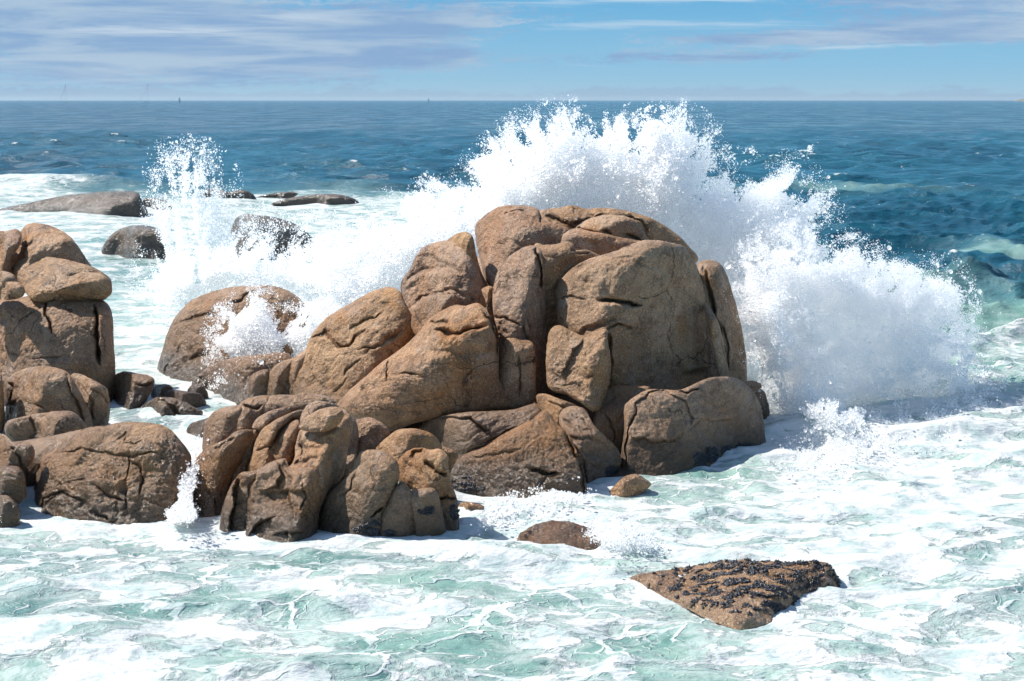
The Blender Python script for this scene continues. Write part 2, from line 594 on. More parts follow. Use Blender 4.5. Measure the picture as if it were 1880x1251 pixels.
# ------------------------------------------------------------------ the left outcrop
GL = 'boulders of the left outcrop'
GM = 'boulders of the big central outcrop'
GC = 'boulders of the front left knoll'
GB = 'rocks out in the surf'
GG = 'small rocks in the channel'
boulder('L1b', 'rounded brown boulder crowning the left outcrop, sloping down to the sea', 29.5, (52, 462), ['T', 'L', (.30, -.93, .2)],
        '20 500 18 462 32 430 47 413 66 409 100 417 126 432 143 452 160 478 170 500 160 530 90 540 30 535', cracks=[('22 452 45 452 62 441 64 436', 3.5, .10)], group=GL)
boulder('L1a', 'low brown boulder at the photo edge beside the crowning boulder of the left outcrop', 29.6, (10, 450), ['T', 'L', 'F'],
        '-90 430 -40 418 5 424 30 420 40 432 36 452 24 470 22 500 20 520 -40 530 -100 520', group=GL)
boulder('L2a', 'flat tan slab lying just under the crowning boulder of the left outcrop', 28.6, (110, 500), ['T', 'U', (.2, -.9, .3)],
        '22 492 45 475 90 472 140 480 180 495 203 512 206 530 190 552 120 556 60 552 40 525 28 510', rnd=.4, group=GL)
boulder('L2b', 'smooth loaf shaped slab overhanging the big block of the left outcrop', 28.2, (120, 522), ['T', 'U', (.15, -.97, -.05)],
        '46 536 58 518 98 506 112 502 128 508 150 500 186 503 204 520 204 542 186 550 150 545 120 541 70 541', rnd=.4, group=GL)
boulder('L2c', 'small knobbly brown stone wedged at the photo edge above another small stone', 28.4, (5, 510), ['T', 'L', 'F'],
        '-60 505 -20 497 15 499 30 511 28 524 5 527 -40 532', group=GL)
boulder('L2d', 'small rounded stone resting on the left shoulder of the big left block', 27.9, (15, 530), ['T', 'L', 'F'],
        '-50 530 -10 523 5 518 32 518 45 531 42 545 20 552 -20 548 -60 548', group=GL)
boulder('L3', 'huge brown block of the left outcrop with two dark vertical cracks', 27.6, (92, 592), ['T', (-.62, -.70, .35), (.22, -.97, .10)],
        '-150 570 -60 545 30 547 62 540 100 538 150 545 190 552 205 572 208 620 212 685 208 735 205 800 100 830 -60 830 -150 800',
        soft=2.2, cracks=[('80 552 86 575 92 600 97 612', 2.5, .18), ('172 562 178 590 177 615 182 645 183 668', 4.5, .40, .05), ('0 640 60 660 120 652', 3, .03)], rnd=.22, group=GL)
boulder('L0', 'narrow dark rock at the photo edge left of the middle boulders of the left outcrop', 24.8, (-5, 700), ['T', 'L', 'F'],
        '-70 660 -10 668 3 690 8 740 6 790 -20 830 -80 820', group=GL)
boulder('L4b', 'wrinkled narrow boulder tucked between the huge left block and the channel', 25.2, (165, 712), ['T', 'L', 'R'],
        '130 690 150 688 180 702 197 714 203 740 202 765 194 790 175 810 140 800 130 740', cracks=[('150 705 165 740 172 775', 3, .06), ('165 715 185 722 198 740', 3, .04)], group=GL)
boulder('L4', 'large tan boulder below the huge left block, a ledge across its lit face', 24.6, (70, 706), ['T', 'L', (.35, -.9, .25)],
        '10 745 8 705 28 683 68 673 108 677 128 688 150 725 168 765 174 800 150 840 60 850 18 820 6 780', soft=1.5,
        cracks=[('12 745 40 735 62 745 80 750', 4, .10), ('122 690 138 730 152 765 160 790', 2.5, .08, .05), ('12 700 28 715 22 740', 3, .08)], group=GL)
boulder('L5', 'chunky tan block lying under the large left boulder, split by one vertical line', 22.6, (100, 775), ['T', 'L', (.40, -.85, .15)],
        '8 790 14 773 40 765 88 757 128 755 146 766 160 786 150 810 118 830 80 855 62 860 40 850 20 820', cracks=[('58 762 62 790 60 812', 2.5, .08, .04)], group=GL)
boulder('L6', 'brown boulder low at the photo edge above two smaller edge rocks', 20.7, (20, 815), ['T', 'L', 'F'],
        '-90 800 -40 792 5 797 24 812 40 815 58 818 62 838 50 858 20 872 -60 880', cracks=[('20 815 36 840 40 862', 3, .08)], group=GL)
boulder('L7', 'rough brown rock at the photo edge under the low brown boulder', 20.1, (10, 868), ['T', 'L', 'F'],
        '-90 860 -30 858 28 856 44 870 47 895 46 915 20 930 -80 930', rough=1.3, mat='w', group=GL)
boulder('L8', 'lowest rock at the left photo edge, its foot in the foam', 19.5, (5, 922), ['T', 'L', 'F'],
        '-90 915 -30 910 14 910 34 928 38 950 30 985 -20 1000 -90 1000', rough=1.3, mat='w', group=GL)
boulder('L6c', 'dark round stone jammed in the shaded gap of the left outcrop', 21.6, (60, 850), ['T', 'L', 'F'],
        '40 845 56 838 70 846 70 862 58 874 42 868', group=GL)
boulder('L10', 'shadowed slab filling the gap behind the wide wet foreground rock', 21.0, (90, 840), ['T', 'L', 'R'],
        '40 880 52 850 90 832 130 808 165 792 175 810 130 860 90 930 70 990 40 990', mat='d', group=GL)
boulder('L9', 'wide wet brown rock crossed by fractures, in front of the left outcrop', float(shore(972)), (205, 880), [(-.25, -.50, .82), (-.62, -.68, .36), (-.10, -.93, .32), (.5, -.75, .40)],
        '58 962 66 905 82 862 102 826 150 790 200 780 240 773 292 777 314 788 330 806 342 820 352 838 350 866 336 900 326 945 318 985 220 1010 130 1015 70 1000',
        mat='w', soft=3.0, rnd=.30, rough=1.2, cell=1.7, name='boulder',
        cracks=[('72 905 120 886 165 879 215 876 228 880', 2.0, .05, -.05), ('233 828 235 850 228 876 232 905 230 930 234 950', 1.8, .05, .02), ('225 812 250 812 262 806', 2.0, .03),
                ('236 842 258 852 262 880 255 910', 3, .07), ('95 832 145 822 190 826 232 835 300 830', 3, .05), ('70 935 110 905 140 915 170 940 215 962', 3.5, .07),
                ('170 890 200 910 230 920', 3, .06), ('62 955 80 915 120 900', 3, .08), ('210 800 230 790 225 812', 2, .03)], group=GL)
# ------------------------------------------------------------------ stones in the channel
boulder('G1', 'dark brown rock filling the mouth of the channel beside the huge left block', 27.3, (245, 700), ['T', 'L', (.2, -.9, .35)],
        '196 700 210 688 228 682 262 686 282 694 284 706 276 722 264 742 236 762 195 765', mat='w', cracks=[('240 702 265 706 282 702', 3, .07)], group=GG, rough=1.3)
boulder('G3a', 'little brown stone at the head of the channel beside a patch of white water', 28.0, (296, 712), ['T', 'L', 'R'],
        '277 722 286 707 305 705 318 712 316 728 296 736 280 732', mat='w', group=GG)
boulder('G3b', 'long low stone lying at the foot of the spray covered boulder', 27.2, (335, 724), ['T', 'L', 'R'],
        '303 724 312 716 340 718 366 722 376 732 378 744 352 752 322 744 304 734', mat='w', group=GG)
boulder('G2', 'split wedge shaped rock in the middle of the channel', 26.3, (300, 742), ['T', 'L', (.2, -.85, .45)],
        '248 756 262 742 285 730 320 731 350 744 372 756 366 768 340 774 330 785 310 782 280 775 255 768', mat='w', rough=1.4,
        cracks=[('292 732 318 748 330 770', 4, .12), ('262 750 300 756 328 774', 3, .06)], group=GG)
boulder('G4', 'small rough stone at the narrows, left of the front knoll', 24.7, (372, 782), ['T', 'L', 'F'],
        '342 792 350 778 372 770 396 766 405 785 400 812 372 808 350 800', mat='w', group=GG)
boulder('G5', 'brown stone at the lower lip of the spray covered boulder', 27.9, (360, 715), ['T', 'L', 'R'],
        '344 716 352 706 368 706 380 718 384 736 372 746 356 734 346 726', mat='w', group=GG)
# ------------------------------------------------------------------ boulder with spray running over it
boulder('M1', 'broad dome of brown rock between the outcrops with spray breaking over it', 30.2, (372, 600), ['U', (-.70, -.65, .30), (.0, -.88, .47)],
        '286 712 290 670 298 640 306 612 322 582 346 556 380 540 420 528 465 524 510 527 540 540 562 562 580 620 570 690 480 745 400 760 330 745 292 730',
        mat='w', soft=2.4, rnd=.25, cell=1.9,
        cracks=[('318 600 340 588 372 580 400 580', 3.5, .10, -.04), ('410 558 440 552 458 540 470 534', 4, .12), ('345 662 362 652 385 648', 4, .10), ('300 690 318 655 330 630', 4, .10)], group=GM)
boulder('M2', 'low wet hump at the foot of the spray covered dome', 27.8, (440, 672), ['U', 'L', (.0, -.8, .6)],
        '348 730 352 700 372 680 400 664 440 655 480 652 530 650 540 690 500 740 440 770 386 762 352 745', mat='w', cracks=[('360 690 380 702 376 725', 3, .06)], group=GM)
# ------------------------------------------------------------------ the central outcrop, left flank
boulder('S1', 'small brown shoulder at the left end of the central outcrop', 27.4, (470, 690), ['U', 'L', 'F'],
        '426 742 436 716 452 696 470 684 490 678 496 690 492 722 480 760 430 765', mat='w', group=GM)
boulder('S2b', 'narrow ribbed slab standing beside the small shoulder of the central outcrop', 27.0, (510, 690), ['U', 'L', 'R'],
        '486 712 492 688 508 670 530 660 545 658 540 690 520 730 500 745 486 738', group=GM)
boulder('S2', 'sloping slab leaning against the long hump left of the central outcrop', 26.9, (545, 668), ['U', 'L', 'R'],
        '500 730 512 690 530 664 556 646 576 636 580 680 560 740 520 750', cracks=[('536 672 530 700 536 730', 3, .10)], group=GM)
boulder('S3', 'long humped boulder climbing the left flank of the central outcrop, cracked across', 25.9, (690, 612), ['U', (-.62, -.66, .42), (.42, -.88, .10), (-.2, -.7, .68)],
        '536 738 536 700 548 668 562 640 570 620 584 600 600 583 623 569 650 553 684 534 712 526 732 533 745 558 762 590 764 612 745 640 700 685 656 718 640 745 600 760 550 755',
        soft=1.5, rnd=.22, cracks=[('568 622 596 612 606 618 622 636 640 632 652 622 668 606', 4, .20, -.09), ('625 570 655 562 690 560 720 560', 5, .05, -.05), ('640 604 668 588 700 576', 3, .09),
                                   ('655 640 690 640 740 606', 4, .07), ('630 690 650 672 665 660', 3, .08), ('610 720 640 695', 3, .05), ('672 650 700 630', 3, .06)], group=GM)
boulder('S4', 'lumpy boulder above the long humped one, with three rounded folds', 26.4, (842, 498), ['U', 'L', (.45, -.88, .05)],
        '735 532 738 514 752 495 762 473 776 455 797 445 822 441 846 452 866 474 880 500 890 532 892 562 870 590 820 610 770 620 752 590 740 556',
        soft=1.8, cracks=[('738 520 770 498 800 493 850 500', 7, .07, -.10), ('757 560 775 545 800 535 825 530 850 545', 4, .14, -.05), ('822 535 830 556', 3, .08), ('760 470 790 470 830 492', 4, .04)], group=GM)
boulder('S4b', 'upright wedge of rock closing the cleft behind the lumpy boulder', 26.9, (858, 445), ['U', 'L', 'R'],
        '818 446 838 430 856 426 868 436 874 462 884 500 898 530 900 560 880 560 862 500 846 462', rnd=.35, group=GM)
boulder('S4c', 'small smooth knob under the lumpy boulder, beside the dark cleft', 25.5, (812, 560), ['U', 'L', 'R'],
        '756 604 757 578 770 555 800 541 836 540 842 562 820 590 786 605 770 622', mat='s', group=GM)
boulder('S6', 'smooth round headed boulder at the upper left of the central outcrop', 26.9, (948, 428), ['T', (-.80, -.42, .42), (.30, -.95, .04)],
        '871 430 872 412 885 398 908 382 934 376 966 377 988 384 996 400 1020 410 1052 424 1050 470 1000 500 950 520 918 530 902 532 888 505 877 465',
        soft=1.5, rnd=.30, mat='d', cracks=[('922 388 945 388 970 386', 2.5, .07), ('992 388 994 408', 3, .14), ('876 470 886 500 900 530', 5, .10)], group=GM)
boulder('S7c', 'thin splinter of rock standing in the dark central cleft', 25.7, (897, 530), ['T', 'L', 'R'],
        '884 532 896 525 908 530 906 560 914 590 916 615 905 608 896 575 890 550', rnd=.4, cell=1.5, group=GM)
boulder('S7b', 'tan crest running right from the tall upright block of the central outcrop', 25.6, (1015, 468), ['T', (-.5, -.72, .48), (.35, -.93, -.05)],
        '978 456 1000 450 1022 448 1042 442 1052 447 1056 458 1078 458 1096 466 1112 478 1110 520 1060 580 1030 700 1008 740 990 700 980 600',
        soft=.8, rnd=.16, cracks=[('1050 456 1062 466 1082 462', 3, .05)], group=GM)
boulder('S7a', 'tall upright block amid the central outcrop with a deep split at its top', 25.0, (978, 500), ['U', (-.62, -.66, .42), (.80, -.58, .02)],
        '903 540 908 512 920 488 940 469 962 457 982 453 994 462 998 495 1002 530 1004 600 1005 690 1000 740 988 770 978 700 972 650 950 632 922 622 910 590',
        soft=1.4, rnd=.20, cracks=[('985 456 988 480 993 505 1000 530', 4, .22, .05), ('908 580 930 586 956 598', 3, .16, -.05), ('925 590 920 610 935 612', 5, .07)], rough=1.1, group=GM)
boulder('S5', 'very large smooth boulder amid the central outcrop, brow lit and face shaded', 24.2, (800, 645), ['U', (-.50, -.62, .60), (.10, -.99, -.02)],
        '614 750 634 724 660 702 690 676 714 656 735 640 762 616 788 584 812 568 834 559 856 562 876 556 892 568 908 600 916 640 918 700 955 742 940 758 876 764 816 768 764 777 715 793 690 775 650 768',
        soft=1.3, rnd=.20, cell=1.8,
        cracks=[('797 604 815 612 850 613 872 603 892 597', 6, .22, -.07), ('790 592 815 590 822 597', 3, .07), ('712 660 714 680 709 700', 3.5, .12, .03), ('722 690 745 684 770 688', 3, .05), ('888 570 906 600 914 640 916 660', 3, .14),
                ('780 640 840 650 890 648', 8, .04)], group=GM)
boulder('S5b', 'squared block with an orange brow joined to the very large smooth boulder', 24.4, (945, 638), ['T', 'L', 'F'],
        '914 636 916 610 928 604 942 618 974 627 982 642 984 700 984 735 966 748 945 752 922 740 912 690', soft=1.2, rnd=.2, cracks=[('950 650 956 690 955 730', 2.5, .07)], group=GM)
# ------------------------------------------------------------------ the central outcrop, crown and right side
boulder('S8', 'broad brown back of rock forming the skyline of the central outcrop', 28.4, (1120, 400), ['T', (-.3, -.75, .6), (.35, -.90, .2)],
        '986 400 994 386 1022 381 1050 377 1076 383 1104 381 1138 384 1177 394 1209 408 1237 426 1262 450 1280 480 1200 520 1080 500 1000 470 985 430',
        soft=1.6, rnd=.22, rough=1.2, cracks=[('1000 396 1030 400 1050 412 1066 404 1090 392', 5, .12), ('1040 412 1060 420 1080 404 1110 392', 4, .12, -.04), ('1150 392 1180 405 1190 430', 3, .08)], group=GM)
boulder('S9a', 'leaf shaped hump on top of the central outcrop, undercut by a dark slit', 27.4, (1120, 408), ['T', 'U', (.22, -.96, .1)],
        '1056 422 1070 408 1088 399 1120 393 1150 397 1174 412 1186 432 1192 450 1150 452 1116 436 1088 428', soft=1.2, rnd=.3, cracks=[('1058 420 1076 424 1096 426', 3.5, .12), ('1110 425 1126 427', 4, .14), ('1150 430 1164 434 1176 444', 4, .14)], group=GM)
boulder('S9b', 'dim lower hump under the leaf shaped one at the top of the central outcrop', 27.0, (1040, 436), ['T', 'L', (.12, -.98, .02)],
        '1010 446 1026 433 1056 421 1092 426 1132 434 1188 446 1190 470 1140 500 1080 500 1040 470 1020 458', soft=1.0, rnd=.3, group=GM)
boulder('S12', 'tall curved pillar at the far right of the central outcrop', 26.1, (1310, 500), ['T', (-.3, -.93, .15), (.62, -.75, .1)],
        '1280 484 1298 477 1320 482 1333 498 1343 525 1354 564 1364 606 1371 660 1372 700 1374 740 1330 760 1290 740 1280 620 1276 520',
        mat='s', soft=1.4, rnd=.30, cracks=[('1292 492 1302 530 1310 580 1318 634 1332 680', 5, .25, .04), ('1318 590 1332 630 1338 690', 3, .09, .03)], group=GM)
boulder('S12b', 'slender rib of rock between the curved pillar and the giant right block', 25.3, (1308, 590), ['T', 'L', 'R'],
        '1292 560 1302 562 1318 589 1328 620 1334 660 1340 700 1322 705 1310 650 1298 600', rnd=.4, mat='s', group=GM)
boulder('S10', 'giant domed block right in the central outcrop, a dark slot in its face', 24.3, (1160, 505), [(-.18, -.42, .89), (-.66, -.64, .39), (.32, -.945, -.02), (.66, -.75, .02, -.25)],
        '1019 545 1022 525 1040 502 1058 488 1085 476 1112 469 1148 455 1184 443 1226 443 1256 452 1273 474 1286 508 1297 560 1308 612 1321 680 1312 720 1240 745 1160 730 1118 715 1100 690 1080 640 1028 602',
        soft=1.2, rnd=.17, cell=1.8,
        cracks=[('1094 548 1120 552 1150 560 1180 562', 5, .32, -.10), ('1025 550 1050 542 1072 552', 2.5, .06), ('1132 470 1150 472 1165 470', 2.5, .04), ('1112 603 1135 596 1166 602', 3, .10, .03),
                ('1245 690 1262 684 1290 682 1312 676', 5, .10, .05), ('1040 500 1062 492 1090 478', 5, .08), ('1060 618 1100 596 1140 584', 5, .07), ('1115 610 1118 650 1120 700', 5, .18)], group=GM)
boulder('S11', 'pale craggy buttress hanging from the lower left of the giant domed block', 23.4, (1106, 640), ['U', (-.58, -.70, .42), (.75, -.65, .0)],
        '1006 625 1010 606 1026 597 1048 607 1074 617 1096 607 1114 603 1117 634 1122 672 1119 700 1104 748 1088 754 1064 739 1040 725 1016 719 1005 706 1004 668',
        soft=1.6, rnd=.22, rough=1.4, cracks=[('1074 620 1056 640 1040 664 1030 690', 3, .05, -.06), ('1034 690 1050 680 1070 694 1096 690', 6, .04), ('1020 706 1050 704 1080 720', 4, .03)], group=GM)
boulder('B1', 'massive smooth foot of the central outcrop running down into the sea on the right', 22.5, (1240, 800), [(.0, -.70, .71), (-.12, -.96, .28), (.76, -.60, .25)],
        '1148 742 1190 716 1248 716 1300 694 1342 692 1376 712 1396 742 1404 800 1402 860 1340 920 1240 950 1150 950 1138 860 1146 790',
        mat='s', soft=2.0, rnd=.16, rough=.8, cell=1.9,
        cracks=[('1166 764 1169 742 1190 724 1222 720 1255 736 1274 765 1272 790', 2.2, .05, .03), ('1270 788 1290 773 1320 771 1348 772', 2, .04, .03), ('1158 803 1200 811 1240 808 1256 796', 2.2, .05, .04),
                ('1170 748 1152 790 1147 830 1147 860', 2.2, .10), ('1248 716 1262 722 1284 712', 3, .12)], group=GM)
boulder('B1c', 'smooth dark stone on the outer right corner of the central outcrop', 25.8, (1385, 735), ['T', 'F', 'R'],
        '1368 712 1388 712 1406 722 1414 758 1409 776 1400 806 1380 850 1362 800', mat='s', group=GM)
boulder('B1b', 'thin flat cap of rock lying on the outer right corner stone', 25.6, (1384, 706), ['T', 'F'],
        '1366 701 1382 699 1397 705 1398 713 1384 714 1370 710', mat='s', rnd=.5, cell=1.5, group=GM)
boulder('B2', 'pitted brown panel of rock under the giant domed block, left of the massive foot', 23.4, (1120, 760), ['T', (-.25, -.93, .26), (.2, -.96, .1)],
        '1090 770 1104 728 1130 708 1192 712 1172 750 1150 800 1148 900 1100 900 1085 830', mat='s', soft=1.5, rnd=.14, cracks=[('1110 760 1130 790 1128 810', 3, .05)], group=GM)
boulder('B3b', 'folded shadowy rock between the pale buttress and the ledges', 23.2, (1030, 740), ['T', 'L', 'R'],
        '984 728 1000 722 1022 730 1054 742 1080 756 1070 800 1048 812 1020 782 994 760', soft=.9, cracks=[('1000 735 1030 748 1056 752', 3, .07)], group=GM)
boulder('B3', 'craggy buttress of cracked rock dropping to the water under the pale buttress', 21.9, (1070, 810), ['T', (-.60, -.68, .42), (.68, -.72, .05)],
        '1026 762 1034 751 1056 746 1074 752 1090 780 1112 802 1136 826 1140 856 1120 880 1098 912 1088 945 1070 945 1066 880 1046 812 1028 780',
        soft=1.2, rough=1.5, rnd=.22, cracks=[('1030 770 1060 785 1085 790', 4, .07), ('1045 800 1080 805 1110 812', 4, .06), ('1070 840 1074 870 1078 905', 3, .08), ('1052 765 1072 772 1092 792', 3, .06)], mat='w', group=GM)
boulder('B6', 'triangular slab at the water beside the craggy buttress of the central outcrop', 22.3, (1140, 880), ['T', 'F', 'R'],
        '1082 940 1096 908 1118 876 1136 858 1156 866 1160 900 1130 945', mat='s', rnd=.2, group=GM)
boulder('O1', 'small bright orange brown rock poking out at the waterline', float(shore(905)), (1150, 878), [(-.35, -.55, .76), 'G', 'F'],
        '1112 912 1124 896 1146 875 1168 869 1186 880 1196 890 1180 905 1140 930 1112 930', mat='r', rnd=.4, group=GB)
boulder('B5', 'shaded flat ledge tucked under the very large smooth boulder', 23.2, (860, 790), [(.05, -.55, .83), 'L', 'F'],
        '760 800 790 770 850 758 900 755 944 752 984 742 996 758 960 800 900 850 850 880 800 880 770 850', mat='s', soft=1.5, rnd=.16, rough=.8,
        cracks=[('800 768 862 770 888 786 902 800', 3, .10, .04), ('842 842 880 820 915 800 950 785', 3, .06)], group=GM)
boulder('B4', 'orange brown sloping ledge at the foot of the central outcrop, white water at its edge', 21.3, (960, 850), [(-.06, -.62, .78), (-.50, -.78, .35), (-.05, -.98, .12)],
        '820 878 828 856 850 836 890 820 914 804 940 790 978 770 1000 754 1022 778 1046 800 1062 836 1074 872 1078 915 1070 950 960 960 880 955 838 925',
        mat='w', soft=2.0, rnd=.15, cracks=[('970 858 990 866 1012 870 1024 868', 4.5, .14), ('1040 795 1062 836 1073 870 1076 910', 3.5, .12, .05), ('845 838 900 835 960 825', 4, .03), ('980 900 1000 880 1030 870', 3, .05)], group=GM)
boulder('O2', 'pair lobed orange stone just above the water behind the front knoll', float(shore(952)) + .2, (860, 928), ['T', 'L', 'F'],
        '838 932 848 922 870 924 890 932 884 950 862 962 838 958', mat='r', rnd=.4, cracks=[('840 940 862 938 886 942', 3, .06)], group=GB)
# ------------------------------------------------------------------ the front left knoll
boulder('C3', 'long shadowed slab edge along the back of the front knoll', 21.2, (560, 735), ['T', (.05, -.98, .18)],
        '482 760 486 738 500 726 540 725 556 720 600 727 616 738 618 765 560 790 500 790', rnd=.18, mat='d', group=GC)
boulder('C2', 'rounded twin lumps at the top left of the front knoll', 21.0, (450, 757), ['T', 'G', (.45, -.88, .15)],
        '420 785 424 764 440 742 456 731 492 725 490 745 484 762 470 784 446 796', rnd=.28, cracks=[('446 742 470 750 480 742', 4, .12)], group=GC)
boulder('C1a', 'smooth dark orange bulge on the channel side of the front knoll', 21.0, (415, 765), ['U', 'G', 'F'],
        '372 830 374 786 388 760 410 748 440 744 450 760 444 790 420 815 400 835', mat='w', rnd=.28, rough=.8, group=GC)
boulder('C1', 'orange brown rounded flank of the front knoll standing in the foam by the little cascade', 20.3, (410, 820), ['U', (-.62, -.70, .35), (.7, -.7, .1)],
        '350 935 354 870 362 838 384 820 410 808 440 790 470 790 478 815 452 838 430 866 416 905 408 950 400 985 360 985',
        mat='w', soft=1.2, rnd=.26, cracks=[('398 830 412 815 432 808', 4, .08), ('378 900 392 915 398 945', 3, .05)], group=GC)
boulder('C4a', 'first of the slanting finger ribs on the front knoll, nearest the channel', 20.6, (450, 810), ['U', 'G', 'R'],
        '408 905 412 870 428 832 452 806 468 786 476 796 470 830 456 872 436 890 424 920', mat='w', rnd=.34, rough=1.3, cracks=[('430 850 444 842', 6, .10)], group=GC)
boulder('C4b', 'long slanting finger rib ending in a knob, high on the front knoll', 20.6, (490, 768), ['U', 'G', (.5, -.8, .3)],
        '462 786 470 770 492 756 520 748 546 740 562 742 556 752 530 762 500 776 476 790', rnd=.4, cell=1.6, group=GC)
boulder('C4c', 'wide slanting rib in the middle of the front knoll, split down its length', 20.3, (500, 790), ['U', 'G', (.75, -.65, .1)],
        '455 868 462 835 470 806 486 784 512 768 548 752 560 756 552 780 540 806 532 840 510 862 470 880', rnd=.24, rough=1.3,
        cracks=[('552 764 530 776 512 790 505 812 494 824', 4, .14, -.04), ('470 830 490 822 500 826', 4, .06)], group=GC)
boulder('C4d', 'reddish inner slab in the hollow beneath the oval head rock', 20.2, (530, 800), ['U', 'G', 'R'],
        '494 835 506 806 524 782 546 770 554 790 544 818 536 846 512 850', rnd=.3, group=GC)
boulder('C5b', 'thin cap behind the oval head rock of the front knoll', 20.0, (575, 752), ['T', 'G', 'R'],
        '552 780 554 760 564 744 584 736 612 740 624 748 610 760 570 776', rnd=.4, cell=1.6, group=GC)
boulder('C5', 'oval head shaped rock balanced on the crest of the front knoll', 19.5, (606, 766), ['T', 'G', (.6, -.75, -.25)],
        '548 784 560 768 578 756 602 748 624 748 632 762 622 780 600 792 574 794 556 790', rnd=.42, cell=1.6, group=GC)
boulder('C6a', 'dark rounded shoulder right of the oval head rock', 20.0, (632, 775), ['T', (.3, -.93, .2), 'R'],
        '606 760 624 748 642 760 648 782 640 820 632 870 612 890 598 840', rnd=.3, group=GC)
boulder('C6', 'tall craggy front column of the front knoll beneath the oval head rock', 19.3, (588, 850), ['U', (-.50, -.78, .36), (.90, -.42, .05)],
        '536 850 542 815 552 790 580 786 608 788 632 770 644 790 636 840 624 872 606 900 592 930 584 960 576 1005 560 1040 500 1040 500 900',
        soft=1.0, rnd=.20, rough=1.4, cracks=[('540 815 570 822 590 818', 4, .05), ('536 850 560 848 585 840', 5, .05), ('548 790 552 830 540 850', 3, .06)], group=GC)
boulder('C6f', 'knobbly weathered base of the front knoll with hollows and bulges', 18.95, (560, 880), [(-.28, -.55, .79), (-.46, -.80, .38), (.88, -.46, .1)],
        '404 985 408 930 424 890 440 868 470 862 500 846 522 840 530 856 560 856 590 856 594 890 588 935 582 975 574 1010 560 1045 470 1045 420 1030',
        mat='w', soft=1.2, rnd=.16, rough=1.25, cell=1.7,
        cracks=[('438 868 428 905 424 950 420 990', 3.5, .13, -.09), ('470 864 454 895 448 940 442 1000', 3, .09, .06), ('506 846 514 872 500 892 478 900', 2.6, .07, -.06),
                ('456 1000 462 968 478 958 505 948', 3, .08, .05), ('530 860 524 900 535 950 530 1000', 2.2, .05, .05), ('500 985 530 980 566 975', 2.2, .05, .04), ('556 890 562 915 552 940', 2.4, .05), ('470 900 500 905 530 898 570 905', 4, .04, .04)], group=GC)
boulder('C8', 'plain round boulder behind the front knoll between it and the very large boulder', 21.2, (676, 778), ['T', 'G', 'F'],
        '636 780 652 770 678 766 700 776 716 792 712 812 690 836 660 850 642 820', mat='d', group=GC)
boulder('C8b', 'shadowed rock deep in the gap of the front knoll', 20.6, (640, 850), ['T', 'F', 'R'],
        '600 850 630 790 650 796 654 830 650 870 640 930 600 950', mat='d', group=GC)
boulder('C9', 'arched boulder behind the two thumb shaped ones on the right of the front knoll', 20.7, (750, 802), ['T', 'G', (.4, -.9, .1)],
        '684 830 690 820 706 806 728 790 756 787 786 794 804 806 812 832 806 870 760 880 700 870', rnd=.25, group=GC)
boulder('C14', 'small rough stone showing behind the right end of the front knoll', 21.0, (820, 830), ['T', 'G', 'F'],
        '800 830 812 820 830 824 842 836 836 850 824 870 800 860', mat='w', group=GC)
boulder('C10', 'gnarled boulder with a hollow brow at the right end of the front knoll', 19.3, (812, 842), ['T', 'G', (.25, -.96, .05)],
        '728 850 742 832 760 822 778 822 790 826 806 824 820 836 824 860 830 890 840 920 844 980 842 1020 812 1030 790 960 760 900 734 880',
        soft=1.1, rough=1.4, rnd=.2, mat='d', cracks=[('762 850 760 834 778 824', 5, .12), ('784 850 794 856 800 860', 6, .12), ('806 912 826 914 838 912', 3, .10), ('798 862 812 868 818 872', 4, .10)], group=GC)
boulder('C11', 'small pale cap rock lodged between the smooth dark boulder and the gnarled one', 19.7, (752, 878), ['T', 'G', 'F'],
        '730 874 742 870 766 872 782 882 790 892 774 902 752 898 734 888', rnd=.4, cell=1.6, group=GC)
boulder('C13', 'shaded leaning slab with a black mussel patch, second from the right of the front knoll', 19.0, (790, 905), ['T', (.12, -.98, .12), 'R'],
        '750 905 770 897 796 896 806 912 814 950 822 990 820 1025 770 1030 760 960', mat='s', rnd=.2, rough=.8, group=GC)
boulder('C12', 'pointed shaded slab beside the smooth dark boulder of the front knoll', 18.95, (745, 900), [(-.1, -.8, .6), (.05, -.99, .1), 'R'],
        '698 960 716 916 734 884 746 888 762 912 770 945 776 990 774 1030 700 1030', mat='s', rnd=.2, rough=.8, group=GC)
boulder('C7', 'smooth dark boulder with a rounded sunlit top at the front of the knoll', 18.9, (700, 862), ['T', 'G', (.10, -.985, .12), 'R'],
        '576 990 582 950 598 915 622 890 642 868 652 845 662 830 684 825 708 830 728 846 734 866 730 890 716 924 706 950 704 985 708 1030 640 1045 572 1040',
        mat='s', soft=1.5, rnd=.18, rough=.8, cracks=[('678 952 690 942 706 930', 3, .10), ('650 868 640 900 620 910', 3, .05)], group=GC)
